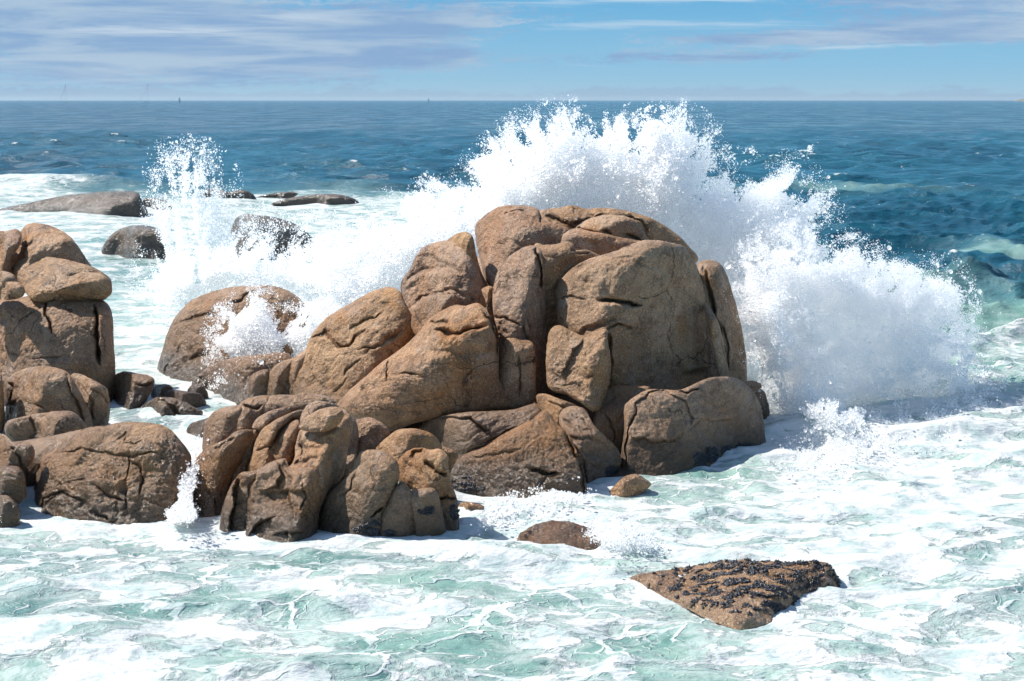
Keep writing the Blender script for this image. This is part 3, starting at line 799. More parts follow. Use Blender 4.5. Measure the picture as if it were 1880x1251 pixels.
# ------------------------------------------------------------------ rocks out in the surf
boulder('R1', 'low wet brown rock awash just in front of the central outcrop', float(shore(958)) * .955, (1030, 958), [(-.02, -.09, .99), (-.3, -.35, .85), (.15, -.30, .9)],
        '948 978 966 962 990 948 1020 943 1048 946 1070 958 1100 965 1130 972 1160 990 1100 1005 1030 1004 970 995', mat='a', rnd=.25, thick=1.2, rf=0, flat=.13, rough=1.2, group=GB, name='rock')
boulder('R4', 'flat rock barely covered by water below the front knoll', float(shore(1014)) * .99, (800, 1013), [(-.01, -.06, .99), (0, -.3, .9)],
        '690 1012 730 1006 800 1004 860 1010 890 1022 860 1034 780 1030 710 1026', mat='a', rnd=.3, thick=1.2, rf=0, flat=.2, group=GB, name='rock')
boulder('R3', 'triangular flat rock crusted with black mussels, alone in the foam', float(shore(1050)) * .953, (1430, 1050), [(-.045, -.08, .99), (-.10, -.09, .98), (.45, -.45, .75, .10)],
        '1150 1050 1200 1036 1270 1027 1340 1026 1400 1020 1450 1024 1500 1021 1526 1028 1542 1052 1536 1070 1500 1090 1456 1102 1428 1118 1420 1152 1390 1150 1320 1126 1260 1098 1200 1072',
        mat='r', rnd=.10, thick=1.6, soft=.6, rough=1.3, rf=0, flat=.13, group=GB, name='reef_rock', cracks=[('1260 1050 1320 1060 1400 1056 1470 1060', 5, .05), ('1300 1090 1360 1096 1430 1100', 5, .05)])
boulder('K1', 'long whale backed grey rock far left with water streaming off it', float(shore(396)), (200, 372), [(-.15, -.35, .92), (-.4, -.6, .69), (.05, -.95, .3)],
        '-60 402 0 384 60 371 120 359 180 353 236 351 254 354 262 372 272 390 262 408 130 412 -40 414', mat='g', rnd=.3, thick=.6, group=GB, name='rock', cell=1.5)
boulder('K2', 'small dark rock at the tail of the whale backed one', float(shore(383)), (285, 370), ['T', 'L', 'F'],
        '254 376 266 364 288 364 308 370 316 384 300 394 262 392', mat='g', group=GB, name='rock', cell=1.5, thick=.6)
boulder('K3', 'dark domed rock flecked with spray, right of the left outcrop', float(shore(474)), (250, 430), ['T', 'L', (.1, -.9, .4)],
        '186 462 196 440 214 424 240 414 268 414 292 420 304 436 304 470 290 492 230 490 196 476', mat='g', group=GB, name='rock', cell=1.5)
boulder('K4', 'pointed dark rock seen through the thin spray behind the dome', float(shore(474)), (470, 408), ['T', 'L', (.25, -.85, .45)],
        '424 430 432 402 450 392 470 394 500 398 530 406 556 420 576 442 570 480 500 494 440 480', mat='g', group=GB, name='rock', cell=1.5)
boulder('K5', 'twin topped dark rock on the far side of the left splash', float(shore(371)), (410, 352), ['T', 'L', 'F'],
        '366 362 376 350 398 346 420 353 446 349 464 356 470 370 440 378 380 376', mat='g', group=GB, name='rock', cell=1.4, cracks=[('420 350 424 366', 4, .3)])
boulder('K6', 'broad low dark rock far out, right of the twin topped one', float(shore(377)), (600, 362), ['T', 'L', 'F'],
        '498 376 530 364 570 358 614 356 648 364 660 374 650 384 560 386', mat='g', group=GB, name='rock', cell=1.4, thick=.5)
boulder('K7', 'thin sliver of dark rock between the twin topped and the broad low ones', float(shore(362)), (520, 354), ['T', 'L', 'F'],
        '466 364 490 357 530 352 548 356 530 366 490 370', mat='g', group=GB, name='rock', cell=1.4, thick=.5)

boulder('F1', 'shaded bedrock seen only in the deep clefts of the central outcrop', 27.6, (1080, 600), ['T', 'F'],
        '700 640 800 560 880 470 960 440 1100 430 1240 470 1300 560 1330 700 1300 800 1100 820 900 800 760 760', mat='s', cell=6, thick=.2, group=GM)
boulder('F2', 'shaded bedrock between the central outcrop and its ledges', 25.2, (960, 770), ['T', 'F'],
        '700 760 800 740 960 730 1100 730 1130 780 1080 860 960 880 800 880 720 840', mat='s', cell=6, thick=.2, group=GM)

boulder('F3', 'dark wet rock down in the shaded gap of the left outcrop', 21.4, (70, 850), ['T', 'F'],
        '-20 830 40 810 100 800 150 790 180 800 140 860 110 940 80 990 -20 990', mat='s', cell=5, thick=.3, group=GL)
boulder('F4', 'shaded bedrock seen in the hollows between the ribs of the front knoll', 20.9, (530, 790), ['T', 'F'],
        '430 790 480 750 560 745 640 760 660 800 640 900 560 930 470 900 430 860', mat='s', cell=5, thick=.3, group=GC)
# ------------------------------------------------------------------ the sea
rows = np.concatenate([np.arange(1560, 1290, -6.0), np.arange(1290, 460, -1.3), np.arange(460, 196, -.62), 184.5 + 11 * np.exp(-np.linspace(0.05, 3.6, 26))])
Yr = shore(rows)
Yr = np.concatenate([Yr, [30000.0]])
rows = np.concatenate([rows, [184.6]])
NC = 1000
uc = np.linspace(-1, 1, NC)
half = .36 * 1.42 * Yr + 2.5
X = uc[None, :] * half[:, None]
Yg = np.broadcast_to(Yr[:, None], X.shape)
PX = 940 + X / Yg * FPX * (CP + (625.5 - rows[:, None]) / FPX * SP)      # picture column of each sea point, used to lay out the foam
PY = np.broadcast_to(rows[:, None], X.shape)
wr_ = np.random.default_rng(12)
NWAVE = 110
lam = np.exp(wr_.uniform(math.log(.45), math.log(10), NWAVE))
ang = math.radians(-100) + wr_.normal(0, .85, NWAVE)
amp = .0150 * lam ** .86 * np.where(lam > 5, .75, 1) * wr_.uniform(.5, 1.3, NWAVE)
ph = wr_.uniform(0, 6.28, NWAVE)
rowstep = np.abs(np.gradient(Yr))
Z = np.zeros_like(X)
DX = np.zeros_like(X)
DY = np.zeros_like(X)
near = 1 - smooth(Yg, 26, 44)
calm = smooth(PY, 330, 350) * smooth(PX, 1000, 800)
gust = .75 + .45 * perlin(np.stack([X / 23, Yg / 35, X * 0], -1))
for l, a_, p_, th in zip(lam, amp, ph, ang):
    k_ = 2 * math.pi / l
    att = np.clip(1.9 - 3.6 * rowstep / l, 0, 1)[:, None]
    if att.max() <= 0:
        continue
    damp = 1 - np.maximum(near * (.62 if l < 3 else .86), calm * .72)
    arg = k_ * (math.cos(th) * X + math.sin(th) * Yg) + p_
    aa = a_ * att * damp * gust
    Z += aa * np.sin(arg)
    DX += aa * .8 * math.cos(th) * np.cos(arg)
    DY += aa * .8 * math.sin(th) * np.cos(arg)
# turbulent backwash near the rocks
Q3 = np.stack([X * .55, Yg * .9, X * 0 + 3], -1)
nf = near
wq_ = np.stack([perlin(Q3), perlin(Q3 + 31), X * 0], -1)
Z += nf * (.085 * fbm(Q3 + wq_ * .6, 3) + .03 * np.clip(fbm(Q3 * 3.1 + wq_, 3, .6, True), -1, 1))


def ridge(px0, py0, sx, sy, h, tilt=0.0):
    """a swell: centre given where it stands in the sea, half sizes in metres"""
    y0 = float(shore(py0))
    x0 = float(at(px0, py0, y0)[0])
    u_ = (X - x0) / sx
    yy = (Yg - y0 - tilt * (X - x0)) / sy
    prof = np.exp(-np.where(yy < 0, (yy * 1.5) ** 2, (yy * .8) ** 2))
    return h * prof * np.exp(-u_ ** 2)


sw = (ridge(1800, 474, 3.0, 1.3, .58) + ridge(1860, 572, 2.3, 1.0, .30, .1) + ridge(1720, 545, 3.0, 1.2, .18) + ridge(60, 345, 11, 4.0, .9)
      + ridge(1560, 650, 2.4, 1.0, .2) + ridge(620, 1118, 2.6, .35, .10) + ridge(560, 1245, 1.3, .32, .16) + ridge(80, 1200, 1.2, .7, .16) + ridge(1000, 1040, 1.0, .35, .09)
      + ridge(1150, 1003, .32, .30, .26) + ridge(1740, 800, 1.6, .5, .25) + ridge(1480, 350, 9, 2.5, .35) + ridge(980, 940, .9, .3, .16)
      + ridge(1500, 800, .8, .6, .25) + ridge(700, 345, 9, 2.5, .5))
Z += sw

# foam cover and water colour over the sea, and closeness to the rocks
yb = np.interp(PX, [-400, 0, 300, 700, 900, 1300, 1500, 1700, 2300], [322, 326, 350, 342, 352, 430, 480, 545, 560])
in_ = smooth(PY + 14 * perlin(np.stack([X / 6, Yg / 10, X * 0 + 7], -1)), yb - 6, yb + 26)


def blob(px, py, sx, sy, a):
    return a * np.exp(-((PX - px) / sx) ** 2 - ((PY - py) / sy) ** 2)


cov = in_ * .515
for b_ in ((365, 815, 40, 60, .45), (1765, 460, 60, 5, .75), (1880, 470, 40, 4, .5), (300, 395, 420, 60, .06), (60, 340, 180, 12, .08), (240, 640, 90, 60, .12), (1700, 600, 260, 90, -.22), (1860, 500, 170, 60, -.5), (1640, 900, 330, 90, .18),
           (1300, 1010, 420, 50, .10), (1650, 790, 300, 60, .22), (1650, 720, 140, 40, .3), (360, 960, 230, 45, .30), (100, 1130, 200, 25, -.10), (180, 1040, 180, 22, -.10), (120, 1220, 260, 45, .16), (650, 1030, 120, 18, -.26),
           (560, 1060, 220, 22, -.08), (800, 1120, 260, 30, -.08), (760, 1200, 300, 20, -.24), (350, 1120, 120, 22, -.16), (1330, 860, 110, 22, -.26), (1480, 760, 90, 60, .1), (1750, 1190, 240, 60, .05),
           (1600, 1110, 200, 40, .10), (560, 1160, 260, 14, .12), (250, 475, 70, 40, -.24), (260, 765, 70, 24, -.14), (1120, 960, 60, 40, .16), (960, 930, 90, 26, .30), (500, 1080, 130, 18, .16), (1200, 1180, 200, 30, -.04),
           (1330, 1130, 100, 20, -.1), (1180, 1060, 80, 30, -.12)):
    cov = cov + in_ * blob(*b_)
aer = in_ * 1.0
for b_ in ((230, 480, 90, 40, -.25), (200, 1040, 300, 40, -.35), (700, 1030, 160, 20, -.45), (1850, 520, 150, 60, -.25), (260, 765, 90, 30, -.75), (60, 1120, 160, 40, -.35), (350, 1120, 120, 22, -.25), (1850, 1110, 140, 50, -.2)):
    aer = aer + in_ * blob(*b_)
aer = np.clip(aer + 1.6 * np.clip(sw, 0, 1) * (PX > 900), 0, 1)
# thick churn on the swell crests and a skirt of foam around every rock
foot = np.concatenate(FOOT)
from mathutils.kdtree import KDTree
kd = KDTree(len(foot))
for i_, v_ in enumerate(foot):
    kd.insert((v_[0], v_[1], 0), i_)
kd.balance()
sk = np.full(X.shape, 9.0, np.float32)
ri = np.where((Yr > 13) & (Yr < 95))[0]
for r_ in ri[::3]:
    for c_ in range(0, NC, 3):
        if -100 < PX[r_, c_] < 1600:
            sk[r_, c_] = kd.find((X[r_, c_], Yr[r_], 0))[2]
ck = np.arange(0, NC, 3)
for r_ in ri[::3]:
    sk[r_] = np.interp(np.arange(NC), ck, sk[r_, ck])
rr_ = ri[::3]
for r_ in ri:
    if (r_ - ri[0]) % 3:
        a0 = ri[0] + (r_ - ri[0]) // 3 * 3
        sk[r_] = sk[a0]
skirt = np.exp(-(sk / .22) ** 2) * (PX < 1130) + .5 * np.exp(-(sk / .12) ** 2) * (PX >= 1130)
cov = cov + .35 * skirt
cov = cov + .5 * np.clip(sw - .52, 0, .3) * (PX > 900) + .35 * np.clip(sw - .25, 0, .5) * (PX < 900)
# whitecaps out at sea where crests are steep
crest = np.gradient(Z, axis=0) / np.maximum(rowstep[:, None], .01)
capn = perlin(np.stack([X / 9, Yg / 14, X * 0 + 5], -1))
cap = smooth(Z + .22 * capn, .56, .72) * (1 - in_) * (sw < .1) * (Yg < 700)
far_n = perlin(np.stack([X / 1.3, Yg / 3.2, X * 0 + 2], -1)) + .6 * perlin(np.stack([X / 30, Yg / 50, X * 0 + 9], -1))
cap = np.maximum(cap, smooth(far_n, 1.05, 1.2) * (1 - in_) * smooth(Yg, 60, 130) * (Yg < 900))
cov = np.clip(cov, 0, 1)

sm = bpy.data.materials.new('sea_water')
sm.use_nodes = True
s = N(sm.node_tree)
geo = s.t.nodes.new('ShaderNodeNewGeometry')
P = geo.outputs['Position']
acov, aaer, acap = s.attr('cover').outputs['Fac'], s.attr('aerated').outputs['Fac'], s.attr('whitecap').outputs['Fac']
P1 = s.vm('MULTIPLY', P, (.62, 1.0, .5))
wv1 = s.noise(P1, .55, 4, .6).outputs['Color']
Pw = s.vm('ADD', P1, s.vm('SCALE', s.vm('SUBTRACT', wv1, (.5, .5, .5)), 1.5))
wv2 = s.noise(Pw, 2.4, 3, .6).outputs['Color']
Pw2 = s.vm('ADD', Pw, s.vm('SCALE', s.vm('SUBTRACT', wv2, (.5, .5, .5)), .20))
fn = s.noise(Pw2, 1.15, 10, .62, .15).outputs['Fac']
thr = s.mr(acov, 0, 1, .76, .24, 'LINEAR')
d_ = s.m('SUBTRACT', fn, thr)
mask = s.mr(d_, -.012, .035)
ed = s.voro(Pw2, 1.5, 'DISTANCE_TO_EDGE').outputs['Distance']
ed2 = s.voro(s.vm('ADD', Pw2, (5, 3, 0)), 4.0, 'DISTANCE_TO_EDGE').outputs['Distance']
ed3 = s.voro(s.vm('ADD', Pw2, (1, 8, 0)), 11, 'DISTANCE_TO_EDGE').outputs['Distance']
lnoise = s.noise(Pw, 1.0, 4, .6).outputs['Fac']
lw = s.mr(lnoise, .38, .62, .0, .085, 'LINEAR')
lace = s.mr(s.m('SUBTRACT', lw, ed), -.012, .02)
lace2 = s.m('MULTIPLY', s.mr(s.m('SUBTRACT', s.m('MULTIPLY', lw, .9), ed2), -.02, .03), .7)
lg = s.mr(acov, .16, .40)
lace3 = s.m('MULTIPLY', s.m('MULTIPLY', s.mr(s.m('SUBTRACT', s.mr(d_, -.10, .0, .0, .25, 'LINEAR'), ed3), -.04, .06), s.mr(d_, -.10, -.05)), .35)
lace = s.m('MULTIPLY', s.m('MAXIMUM', lace3, s.m('MAXIMUM', lace, lace2)), lg)
veil = s.m('MULTIPLY', s.mr(d_, -.13, .0), .5)       # thin milky film next to the foam
foam = s.m('MAXIMUM', mask, s.m('MULTIPLY', lace, 1.0))
foam = s.m('MAXIMUM', foam, s.m('MULTIPLY', veil, lg))
capm = s.mr(s.m('ADD', acap, s.m('MULTIPLY', s.m('SUBTRACT', s.noise(P, 2.6, 5, .75).outputs['Fac'], .5), 2.4)), .62, .95)
foam = s.m('MAXIMUM', foam, s.m('MULTIPLY', capm, s.mr(acap, .02, .2)))
# small breaking crests all the way out
spk = s.noise(s.vm('MULTIPLY', P, (.55, .8, 1)), 1.0, 5, .72).outputs['Fac']
spk2 = s.noise(s.vm('MULTIPLY', P, (.05, .03, 1)), 1.0, 3).outputs['Fac']
spkm = s.m('MULTIPLY', s.mr(s.m('ADD', spk, s.m('MULTIPLY', s.m('SUBTRACT', spk2, .5), .22)), .670, .715), s.mr(s.sep(P)[1], 50, 90))
spkm = s.m('MULTIPLY', spkm, s.m('SUBTRACT', 1.0, s.mr(acov, .05, .2)))
foam = s.m('MAXIMUM', foam, s.m('MULTIPLY', spkm, .8))
tn = s.noise(P1, .8, 4, .6).outputs['Fac']
tur = s.mix(s.mr(tn, .35, .65), (.145, .285, .248), (.30, .45, .385))
deepn = s.noise(s.vm('MULTIPLY', P, (.05, .022, 1)), 1.0, 8, .68).outputs['Fac']
deep = s.mix(s.mr(deepn, .35, .65), (.005, .060, .098), (.012, .105, .155))
body = s.mix(aaer, deep, tur)
fcol = s.mix(s.mr(s.noise(Pw2, 2.6, 8, .68).outputs['Fac'], .34, .56), (.38, .48, .465), (.63, .645, .63))
col = s.mix(foam, body, fcol)
bs = s.t.nodes.new('ShaderNodeBsdfPrincipled')
s.put(bs.inputs['Base Color'], col)
gustn = s.noise(s.vm('MULTIPLY', P, (.09, .03, 1)), 1.0, 8, .7).outputs['Fac']
rw = s.mr(gustn, .42, .60, .08, .24)
s.put(bs.inputs['Roughness'], s.m('ADD', s.m('MULTIPLY', s.m('SUBTRACT', 1.0, foam), rw), s.m('MULTIPLY', foam, .75)))
bs.inputs['IOR'].default_value = 1.333
s.put(bs.inputs['Specular IOR Level'], s.mr(foam, 0, 1, .5, .15, 'LINEAR'))
# ripples: fine close by, longer ones carrying the texture out to the horizon
r0 = s.noise(s.vm('MULTIPLY', P, (.7, 1.0, 1)), 6.0, 5, .62, .3).outputs['Fac']
r1 = s.noise(s.vm('MULTIPLY', P, (.55, 1.0, 1)), 1.3, 7, .62, .3).outputs['Fac']
r2 = s.noise(s.vm('MULTIPLY', P, (.8, .55, 1)), .10, 7, .72, .3).outputs['Fac']
cd = s.t.nodes.new('ShaderNodeCameraData')
nb = s.bump(r2, s.mr(s.sep(P)[1], 60, 300, .0, 1.0), 5.0)
nb = s.bump(r1, s.mr(aaer, 0, 1, .85, .42, 'LINEAR'), .42, nb)
nb = s.bump(r0, s.mr(foam, 0, 1, .55, .12, 'LINEAR'), .05, nb)
fh = s.m('ADD', s.m('MULTIPLY', mask, .6), s.m('MULTIPLY', s.noise(Pw2, 3, 5, .5).outputs['Fac'], s.m('MULTIPLY', foam, 1.2)))
nb = s.bump(fh, .6, .07, nb)
s.t.links.new(nb, bs.inputs['Normal'])
o = s.t.nodes.new('ShaderNodeOutputMaterial')
s.t.links.new(bs.outputs[0], o.inputs[0])

nr = len(Yr)
Vs = np.stack([X + DX, Yg + DY, Z], -1).reshape(-1, 3)
ii = (np.arange(nr - 1)[:, None] * NC + np.arange(NC - 1)[None, :]).ravel()
Fs = np.stack([ii, ii + 1, ii + 1 + NC, ii + NC], -1)
sea = mesh_np('sea', Vs, Fs, sm, attrs={'cover': cov, 'aerated': aer, 'whitecap': cap})
tag(sea, kind='structure')
del Vs, Fs, Z, DX, DY, PX, PY, X

# ------------------------------------------------------------------ spray
sp = bpy.data.materials.new('white_water')
sp.use_nodes = True
s = N(sp.node_tree)
df = s.t.nodes.new('ShaderNodeBsdfDiffuse')
df.inputs['Color'].default_value = (.99, .99, .99, 1)
tr = s.t.nodes.new('ShaderNodeBsdfTranslucent')
tr.inputs['Color'].default_value = (.99, .99, .99, 1)
mx = s.t.nodes.new('ShaderNodeMixShader')
mx.inputs[0].default_value = .80
s.t.links.new(df.outputs[0], mx.inputs[1])
s.t.links.new(tr.outputs[0], mx.inputs[2])
o = s.t.nodes.new('ShaderNodeOutputMaterial')
s.t.links.new(mx.outputs[0], o.inputs[0])

ng = bpy.data.node_groups.new('droplets', 'GeometryNodeTree')
ng.interface.new_socket('Geometry', in_out='INPUT', socket_type='NodeSocketGeometry')
ng.interface.new_socket('Geometry', in_out='OUTPUT', socket_type='NodeSocketGeometry')
gi, go = ng.nodes.new('NodeGroupInput'), ng.nodes.new('NodeGroupOutput')
mp = ng.nodes.new('GeometryNodeMeshToPoints')
na = ng.nodes.new('GeometryNodeInputNamedAttribute')
na.data_type = 'FLOAT'
na.inputs['Name'].default_value = 'rad'
sm_ = ng.nodes.new('GeometryNodeSetMaterial')
sm_.inputs['Material'].default_value = sp
ng.links.new(gi.outputs[0], mp.inputs['Mesh'])
ng.links.new(na.outputs['Attribute'], mp.inputs['Radius'])
ng.links.new(mp.outputs[0], sm_.inputs['Geometry'])
ng.links.new(sm_.outputs[0], go.inputs[0])


def poly_inside(p, A):
    x, y = p[:, 0], p[:, 1]
    c = np.zeros(len(p), bool)
    j = len(A) - 1
    for i in range(len(A)):
        xi, yi, xj, yj = A[i, 0], A[i, 1], A[j, 0], A[j, 1]
        k = ((yi > y) != (yj > y)) & (x < (xj - xi) * (y - yi) / (yj - yi + 1e-9) + xi)
        c ^= k
        j = i
    return c


def poly_dist(p, A):
    d = np.full(len(p), 1e18)
    for i in range(len(A)):
        a, b = A[i], A[(i + 1) % len(A)]
        ab = b - a
        q = p - a
        t = np.clip((q @ ab) / (ab @ ab + 1e-9), 0, 1)
        q = q - t[:, None] * ab
        d = np.minimum(d, q[:, 0] ** 2 + q[:, 1] ** 2)
    return np.sqrt(d)


def spray_points(outline, Yfun, n, fringe, depth, r0, seed, out_frac=.12, out_px=34, dens=0.0, bil=1.0, pw=1.2, org=None, jet=.85):
    """droplets of one burst: a billowing shell of fine drops with ragged, streaked edges"""
    g = np.random.default_rng(seed)
    A = catmull(parse(outline), 90)
    lo, hi = A.min(0) - out_px, A.max(0) + out_px
    st = 1.5
    gx_, gy_ = np.meshgrid(np.arange(lo[0], hi[0] + st, st), np.arange(lo[1], hi[1] + st, st))
    gp = np.stack([gx_.ravel(), gy_.ravel()], -1)
    dd = poly_dist(gp, A)
    dd = np.where(poly_inside(gp, A), dd, -dd)
    q = np.stack([gp[:, 0] / 38, gp[:, 1] / 38, np.full(len(gp), seed * 2.3)], -1)
    wrp = np.stack([perlin(q * .7), perlin(q * .7 + 20), dd * 0], -1)
    rag_ = fbm(q * .9 + wrp * .6, 4, .65)
    fine_ = fbm(q * 5.0, 2, .7)
    if org:      # jets flung outward from where the wave struck
        th_ = np.arctan2(gp[:, 1] - org[1], gp[:, 0] - org[0])
        rr_ = np.hypot(gp[:, 0] - org[0], gp[:, 1] - org[1])
        jq = np.stack([th_ * 13 + wrp[:, 0] * .5, rr_ / 150 + wrp[:, 1] * .3, np.full(len(gp), seed * 1.1)], -1)
        rag_ = rag_ * (1.12 - .6 * jet) + fbm(jq, 4, .62) * jet
    bl_ = np.abs(perlin(q * .55 + wrp * .3)) * 1.0 + .5 * np.abs(perlin(q * 1.2 + 9)) + .28 * np.abs(perlin(q * 2.6 + 5)) + .14 * np.abs(perlin(q * 5.6))
    hole_ = fbm(q * 2.2 + wrp, 3, .6)
    F_ = np.stack([dd, rag_, fine_, bl_, hole_]).reshape(5, *gx_.shape)

    def samp(p):
        u, v = (p[:, 0] - lo[0]) / st, (p[:, 1] - lo[1]) / st
        i, j = np.clip(u.astype(int), 0, gx_.shape[1] - 2), np.clip(v.astype(int), 0, gx_.shape[0] - 2)
        a, b = u - i, v - j
        return (F_[:, j, i] * (1 - a) * (1 - b) + F_[:, j, i + 1] * a * (1 - b) + F_[:, j + 1, i] * (1 - a) * b + F_[:, j + 1, i + 1] * a * b)

    p = g.uniform(lo, hi, (int(n * 2.6), 2))
    d, rag, fine, bl, hole = samp(p)
    thr_ = d / fringe + rag * 1.25 + fine * .22
    keep = g.uniform(0, 1, len(p)) < smooth(thr_ + dens, -.35, 1.1) ** pw * np.clip(1.05 - .55 * np.clip(hole, 0, 1), .3, 1)
    keep |= (d > -out_px) & (d < fringe) & (g.uniform(0, 1, len(p)) < out_frac * np.exp(-np.clip(-d, 0, 999) / (out_px * .38)) * np.clip(.4 + rag, 0, 1.4))
    p, d, bl = p[keep], d[keep], bl[keep]
    Y0 = Yfun(p[:, 0], p[:, 1])
    body = np.sqrt(np.clip(d, 0, 90) / 90)
    bulge = depth * body * .5 + depth * bil * .42 * (.9 * bl - .3) * np.clip(d / 30, 0, 1)
    sc_ = g.normal(0, .10, len(p)) + g.exponential(.14, len(p)) * (1 + 2 * (1 - body))
    side = g.uniform(0, 1, len(p)) < .16
    Yp = np.where(side, Y0 + bulge * .7 - sc_, Y0 - bulge + sc_)
    W_ = at(p[:, 0], p[:, 1], Yp)
    rad = r0 * np.exp(g.normal(0, .45, len(p)) + .9 * (g.uniform(0, 1, len(p)) < .03)) * (.80 + .3 * np.clip(d / 50, 0, 1))
    ok = W_[:, 2] > -.05
    return W_[ok], rad[ok]


def splash(name, label, layers, group=None):
    Ws, Rs = [], []
    for L_ in layers:
        a_, b_ = spray_points(**L_)
        Ws.append(a_)
        Rs.append(b_)
    W_, R_ = np.concatenate(Ws), np.concatenate(Rs)
    loc = np.array([W_[:, 0].mean(), W_[:, 1].mean(), 0])
    me = bpy.data.meshes.new(name)
    me.vertices.add(len(W_))
    me.vertices.foreach_set('co', (W_ - loc).astype(np.float32).ravel())
    at_ = me.attributes.new('rad', 'FLOAT', 'POINT')
    at_.data.foreach_set('value', R_.astype(np.float32))
    me.materials.append(sp)
    ob = bpy.data.objects.new(name, me)
    ob.location = loc
    C.objects.link(ob)
    md = ob.modifiers.new('droplets', 'NODES')
    md.node_group = ng
    tag(ob, label, 'splash', group, 'stuff')
    print('spray', name, len(W_))
    return ob


GSP = 'bursts of white spray'
lin_y = lambda x0, y0, x1, y1: (lambda px, py: np.interp(px, [x0, x1], [y0, y1]))
splash('wave_splash', 'towering burst of white spray exploding behind the central outcrop', [
    dict(outline='570 510 610 456 670 414 730 388 800 370 856 358 872 325 912 290 955 252 1000 232 1050 226 1100 238 1150 246 1196 226 1240 230 1272 246 1294 282 1310 336 1360 350 1400 340 1436 322 1466 338 1494 376 1512 416 1520 460 1550 520 1500 640 1400 700 1250 690 1000 600 800 600 640 640 560 600',
         Yfun=lin_y(560, 33.5, 1000, 31.0), n=900000, fringe=52, depth=1.0, r0=.0062, seed=3, out_frac=.62, out_px=52, dens=.18, org=(1120, 640)),
    dict(outline='640 470 700 420 800 385 880 340 930 290 1000 245 1100 250 1200 235 1270 250 1300 340 1400 350 1460 340 1500 400 1510 470 1400 480 1250 430 1100 372 900 380 780 470 680 530',
         Yfun=lin_y(560, 32.6, 1000, 30.2), n=80000, fringe=60, depth=.5, r0=.0105, seed=6, out_frac=.25, out_px=40, dens=-.55, org=(1120, 640), bil=2.0),
    dict(outline='1180 236 1210 212 1226 240 1240 300 1200 330 1170 280', Yfun=lin_y(560, 31, 1000, 30.6), n=9000, fringe=20, depth=.3, r0=.013, seed=5, out_frac=.3),
], GSP)
splash('wave_splash', 'wide rolling burst of spray thrown out to the right of the central outcrop', [
    dict(outline='1376 520 1400 470 1450 452 1520 456 1580 478 1640 500 1700 512 1738 518 1752 560 1760 610 1768 650 1730 690 1660 720 1600 745 1620 790 1600 840 1500 850 1430 824 1412 770 1392 700 1384 600',
         Yfun=lin_y(1380, 27.2, 1750, 29.5), n=380000, fringe=55, depth=.9, r0=.0057, seed=11, out_frac=.62, out_px=52, dens=.10, org=(1330, 900), jet=.45),
    dict(outline='1640 560 1740 560 1800 640 1820 720 1700 760 1560 760 1560 640', Yfun=lin_y(1345, 27, 1750, 29.0), n=50000, fringe=90, depth=.5, r0=.008, seed=12, out_frac=.2, dens=-.35),
    dict(outline='1378 560 1410 520 1450 540 1478 600 1500 670 1545 740 1580 790 1560 826 1490 826 1440 780 1404 700 1384 620',
         Yfun=lin_y(1380, 26.3, 1580, 26.4), n=90000, fringe=40, depth=.6, r0=.0070, seed=14, out_frac=.3, out_px=30, dens=-.25, bil=2.0),
    dict(outline='1420 470 1500 462 1580 490 1650 520 1730 540 1740 580 1660 590 1560 560 1470 530 1420 510',
         Yfun=lin_y(1380, 26.6, 1740, 28.6), n=60000, fringe=34, depth=.6, r0=.0068, seed=15, out_frac=.3, out_px=30, dens=-.25, bil=2.0),
    dict(outline='1440 850 1470 800 1600 760 1760 700 1840 716 1800 780 1660 830 1500 862',
         Yfun=(lambda px, py: np.minimum(shore(np.maximum(py, 700)) - .25, np.interp(px, [1440, 1840], [25.4, 29.0]))), n=70000, fringe=40, depth=.2, r0=.0062, seed=16, out_frac=.3, out_px=30, dens=-.45),
    dict(outline='1440 800 1480 770 1530 752 1570 770 1596 800 1570 828 1500 832 1450 824', Yfun=lin_y(1345, 25.0, 1750, 25.2), n=24000, fringe=24, depth=.35, r0=.012, seed=13, out_frac=.4, out_px=24, dens=.2),
], GSP)
splash('wave_splash', 'thin tall plume of spray on the left with dark rocks showing through', [
    dict(outline='280 590 286 520 300 470 306 420 316 380 306 340 312 308 340 300 372 310 392 336 396 380 430 420 520 440 590 430 640 460 600 540 560 560 430 540 350 560 310 600',
         Yfun=lin_y(280, 43, 640, 38), n=300000, fringe=70, depth=.9, r0=.0092, seed=21, out_frac=.45, out_px=56, dens=-.68, org=(350, 640)),
    dict(outline='306 330 318 290 350 286 380 300 396 340 380 380 330 390', Yfun=lin_y(280, 43, 640, 42), n=6500, fringe=50, depth=.5, r0=.013, seed=22, out_frac=.4, out_px=50, dens=-.62, org=(350, 640)),
    dict(outline='300 560 300 500 360 470 460 470 560 470 640 440 700 420 640 520 560 560 420 530 340 590', Yfun=lin_y(280, 38, 640, 36), n=280000, fringe=40, depth=.9, r0=.0084, seed=23, out_frac=.2, dens=-.12),
], GSP)
splash('wave_splash', 'white water bursting over the broad brown dome between the outcrops', [
    dict(outline='400 620 420 590 446 570 456 556 470 552 484 580 520 600 560 580 590 560 580 620 556 640 500 665 440 680 410 656', Yfun=lin_y(400, 29.6, 590, 29.2), n=220000, fringe=26, depth=.45, r0=.0062, seed=31, out_frac=.5, out_px=40, dens=.05),
    dict(outline='400 690 380 720 420 700 520 668 560 640 540 630 470 650', Yfun=lin_y(400, 28.4, 590, 28.6), n=9000, fringe=30, depth=.2, r0=.010, seed=32, out_frac=.3, dens=-.4),
], GSP)
splash('small_splash', 'small breaking splash against the orange brown ledge of the central outcrop', [
    dict(outline='878 958 890 938 930 925 970 918 1010 905 1050 895 1074 908 1066 925 1000 940 950 965 905 972', Yfun=lin_y(880, 20.3, 1074, 21.0), n=32000, fringe=12, depth=.2, r0=.0085, seed=41, out_frac=.5, out_px=22, dens=.1),
], GSP)
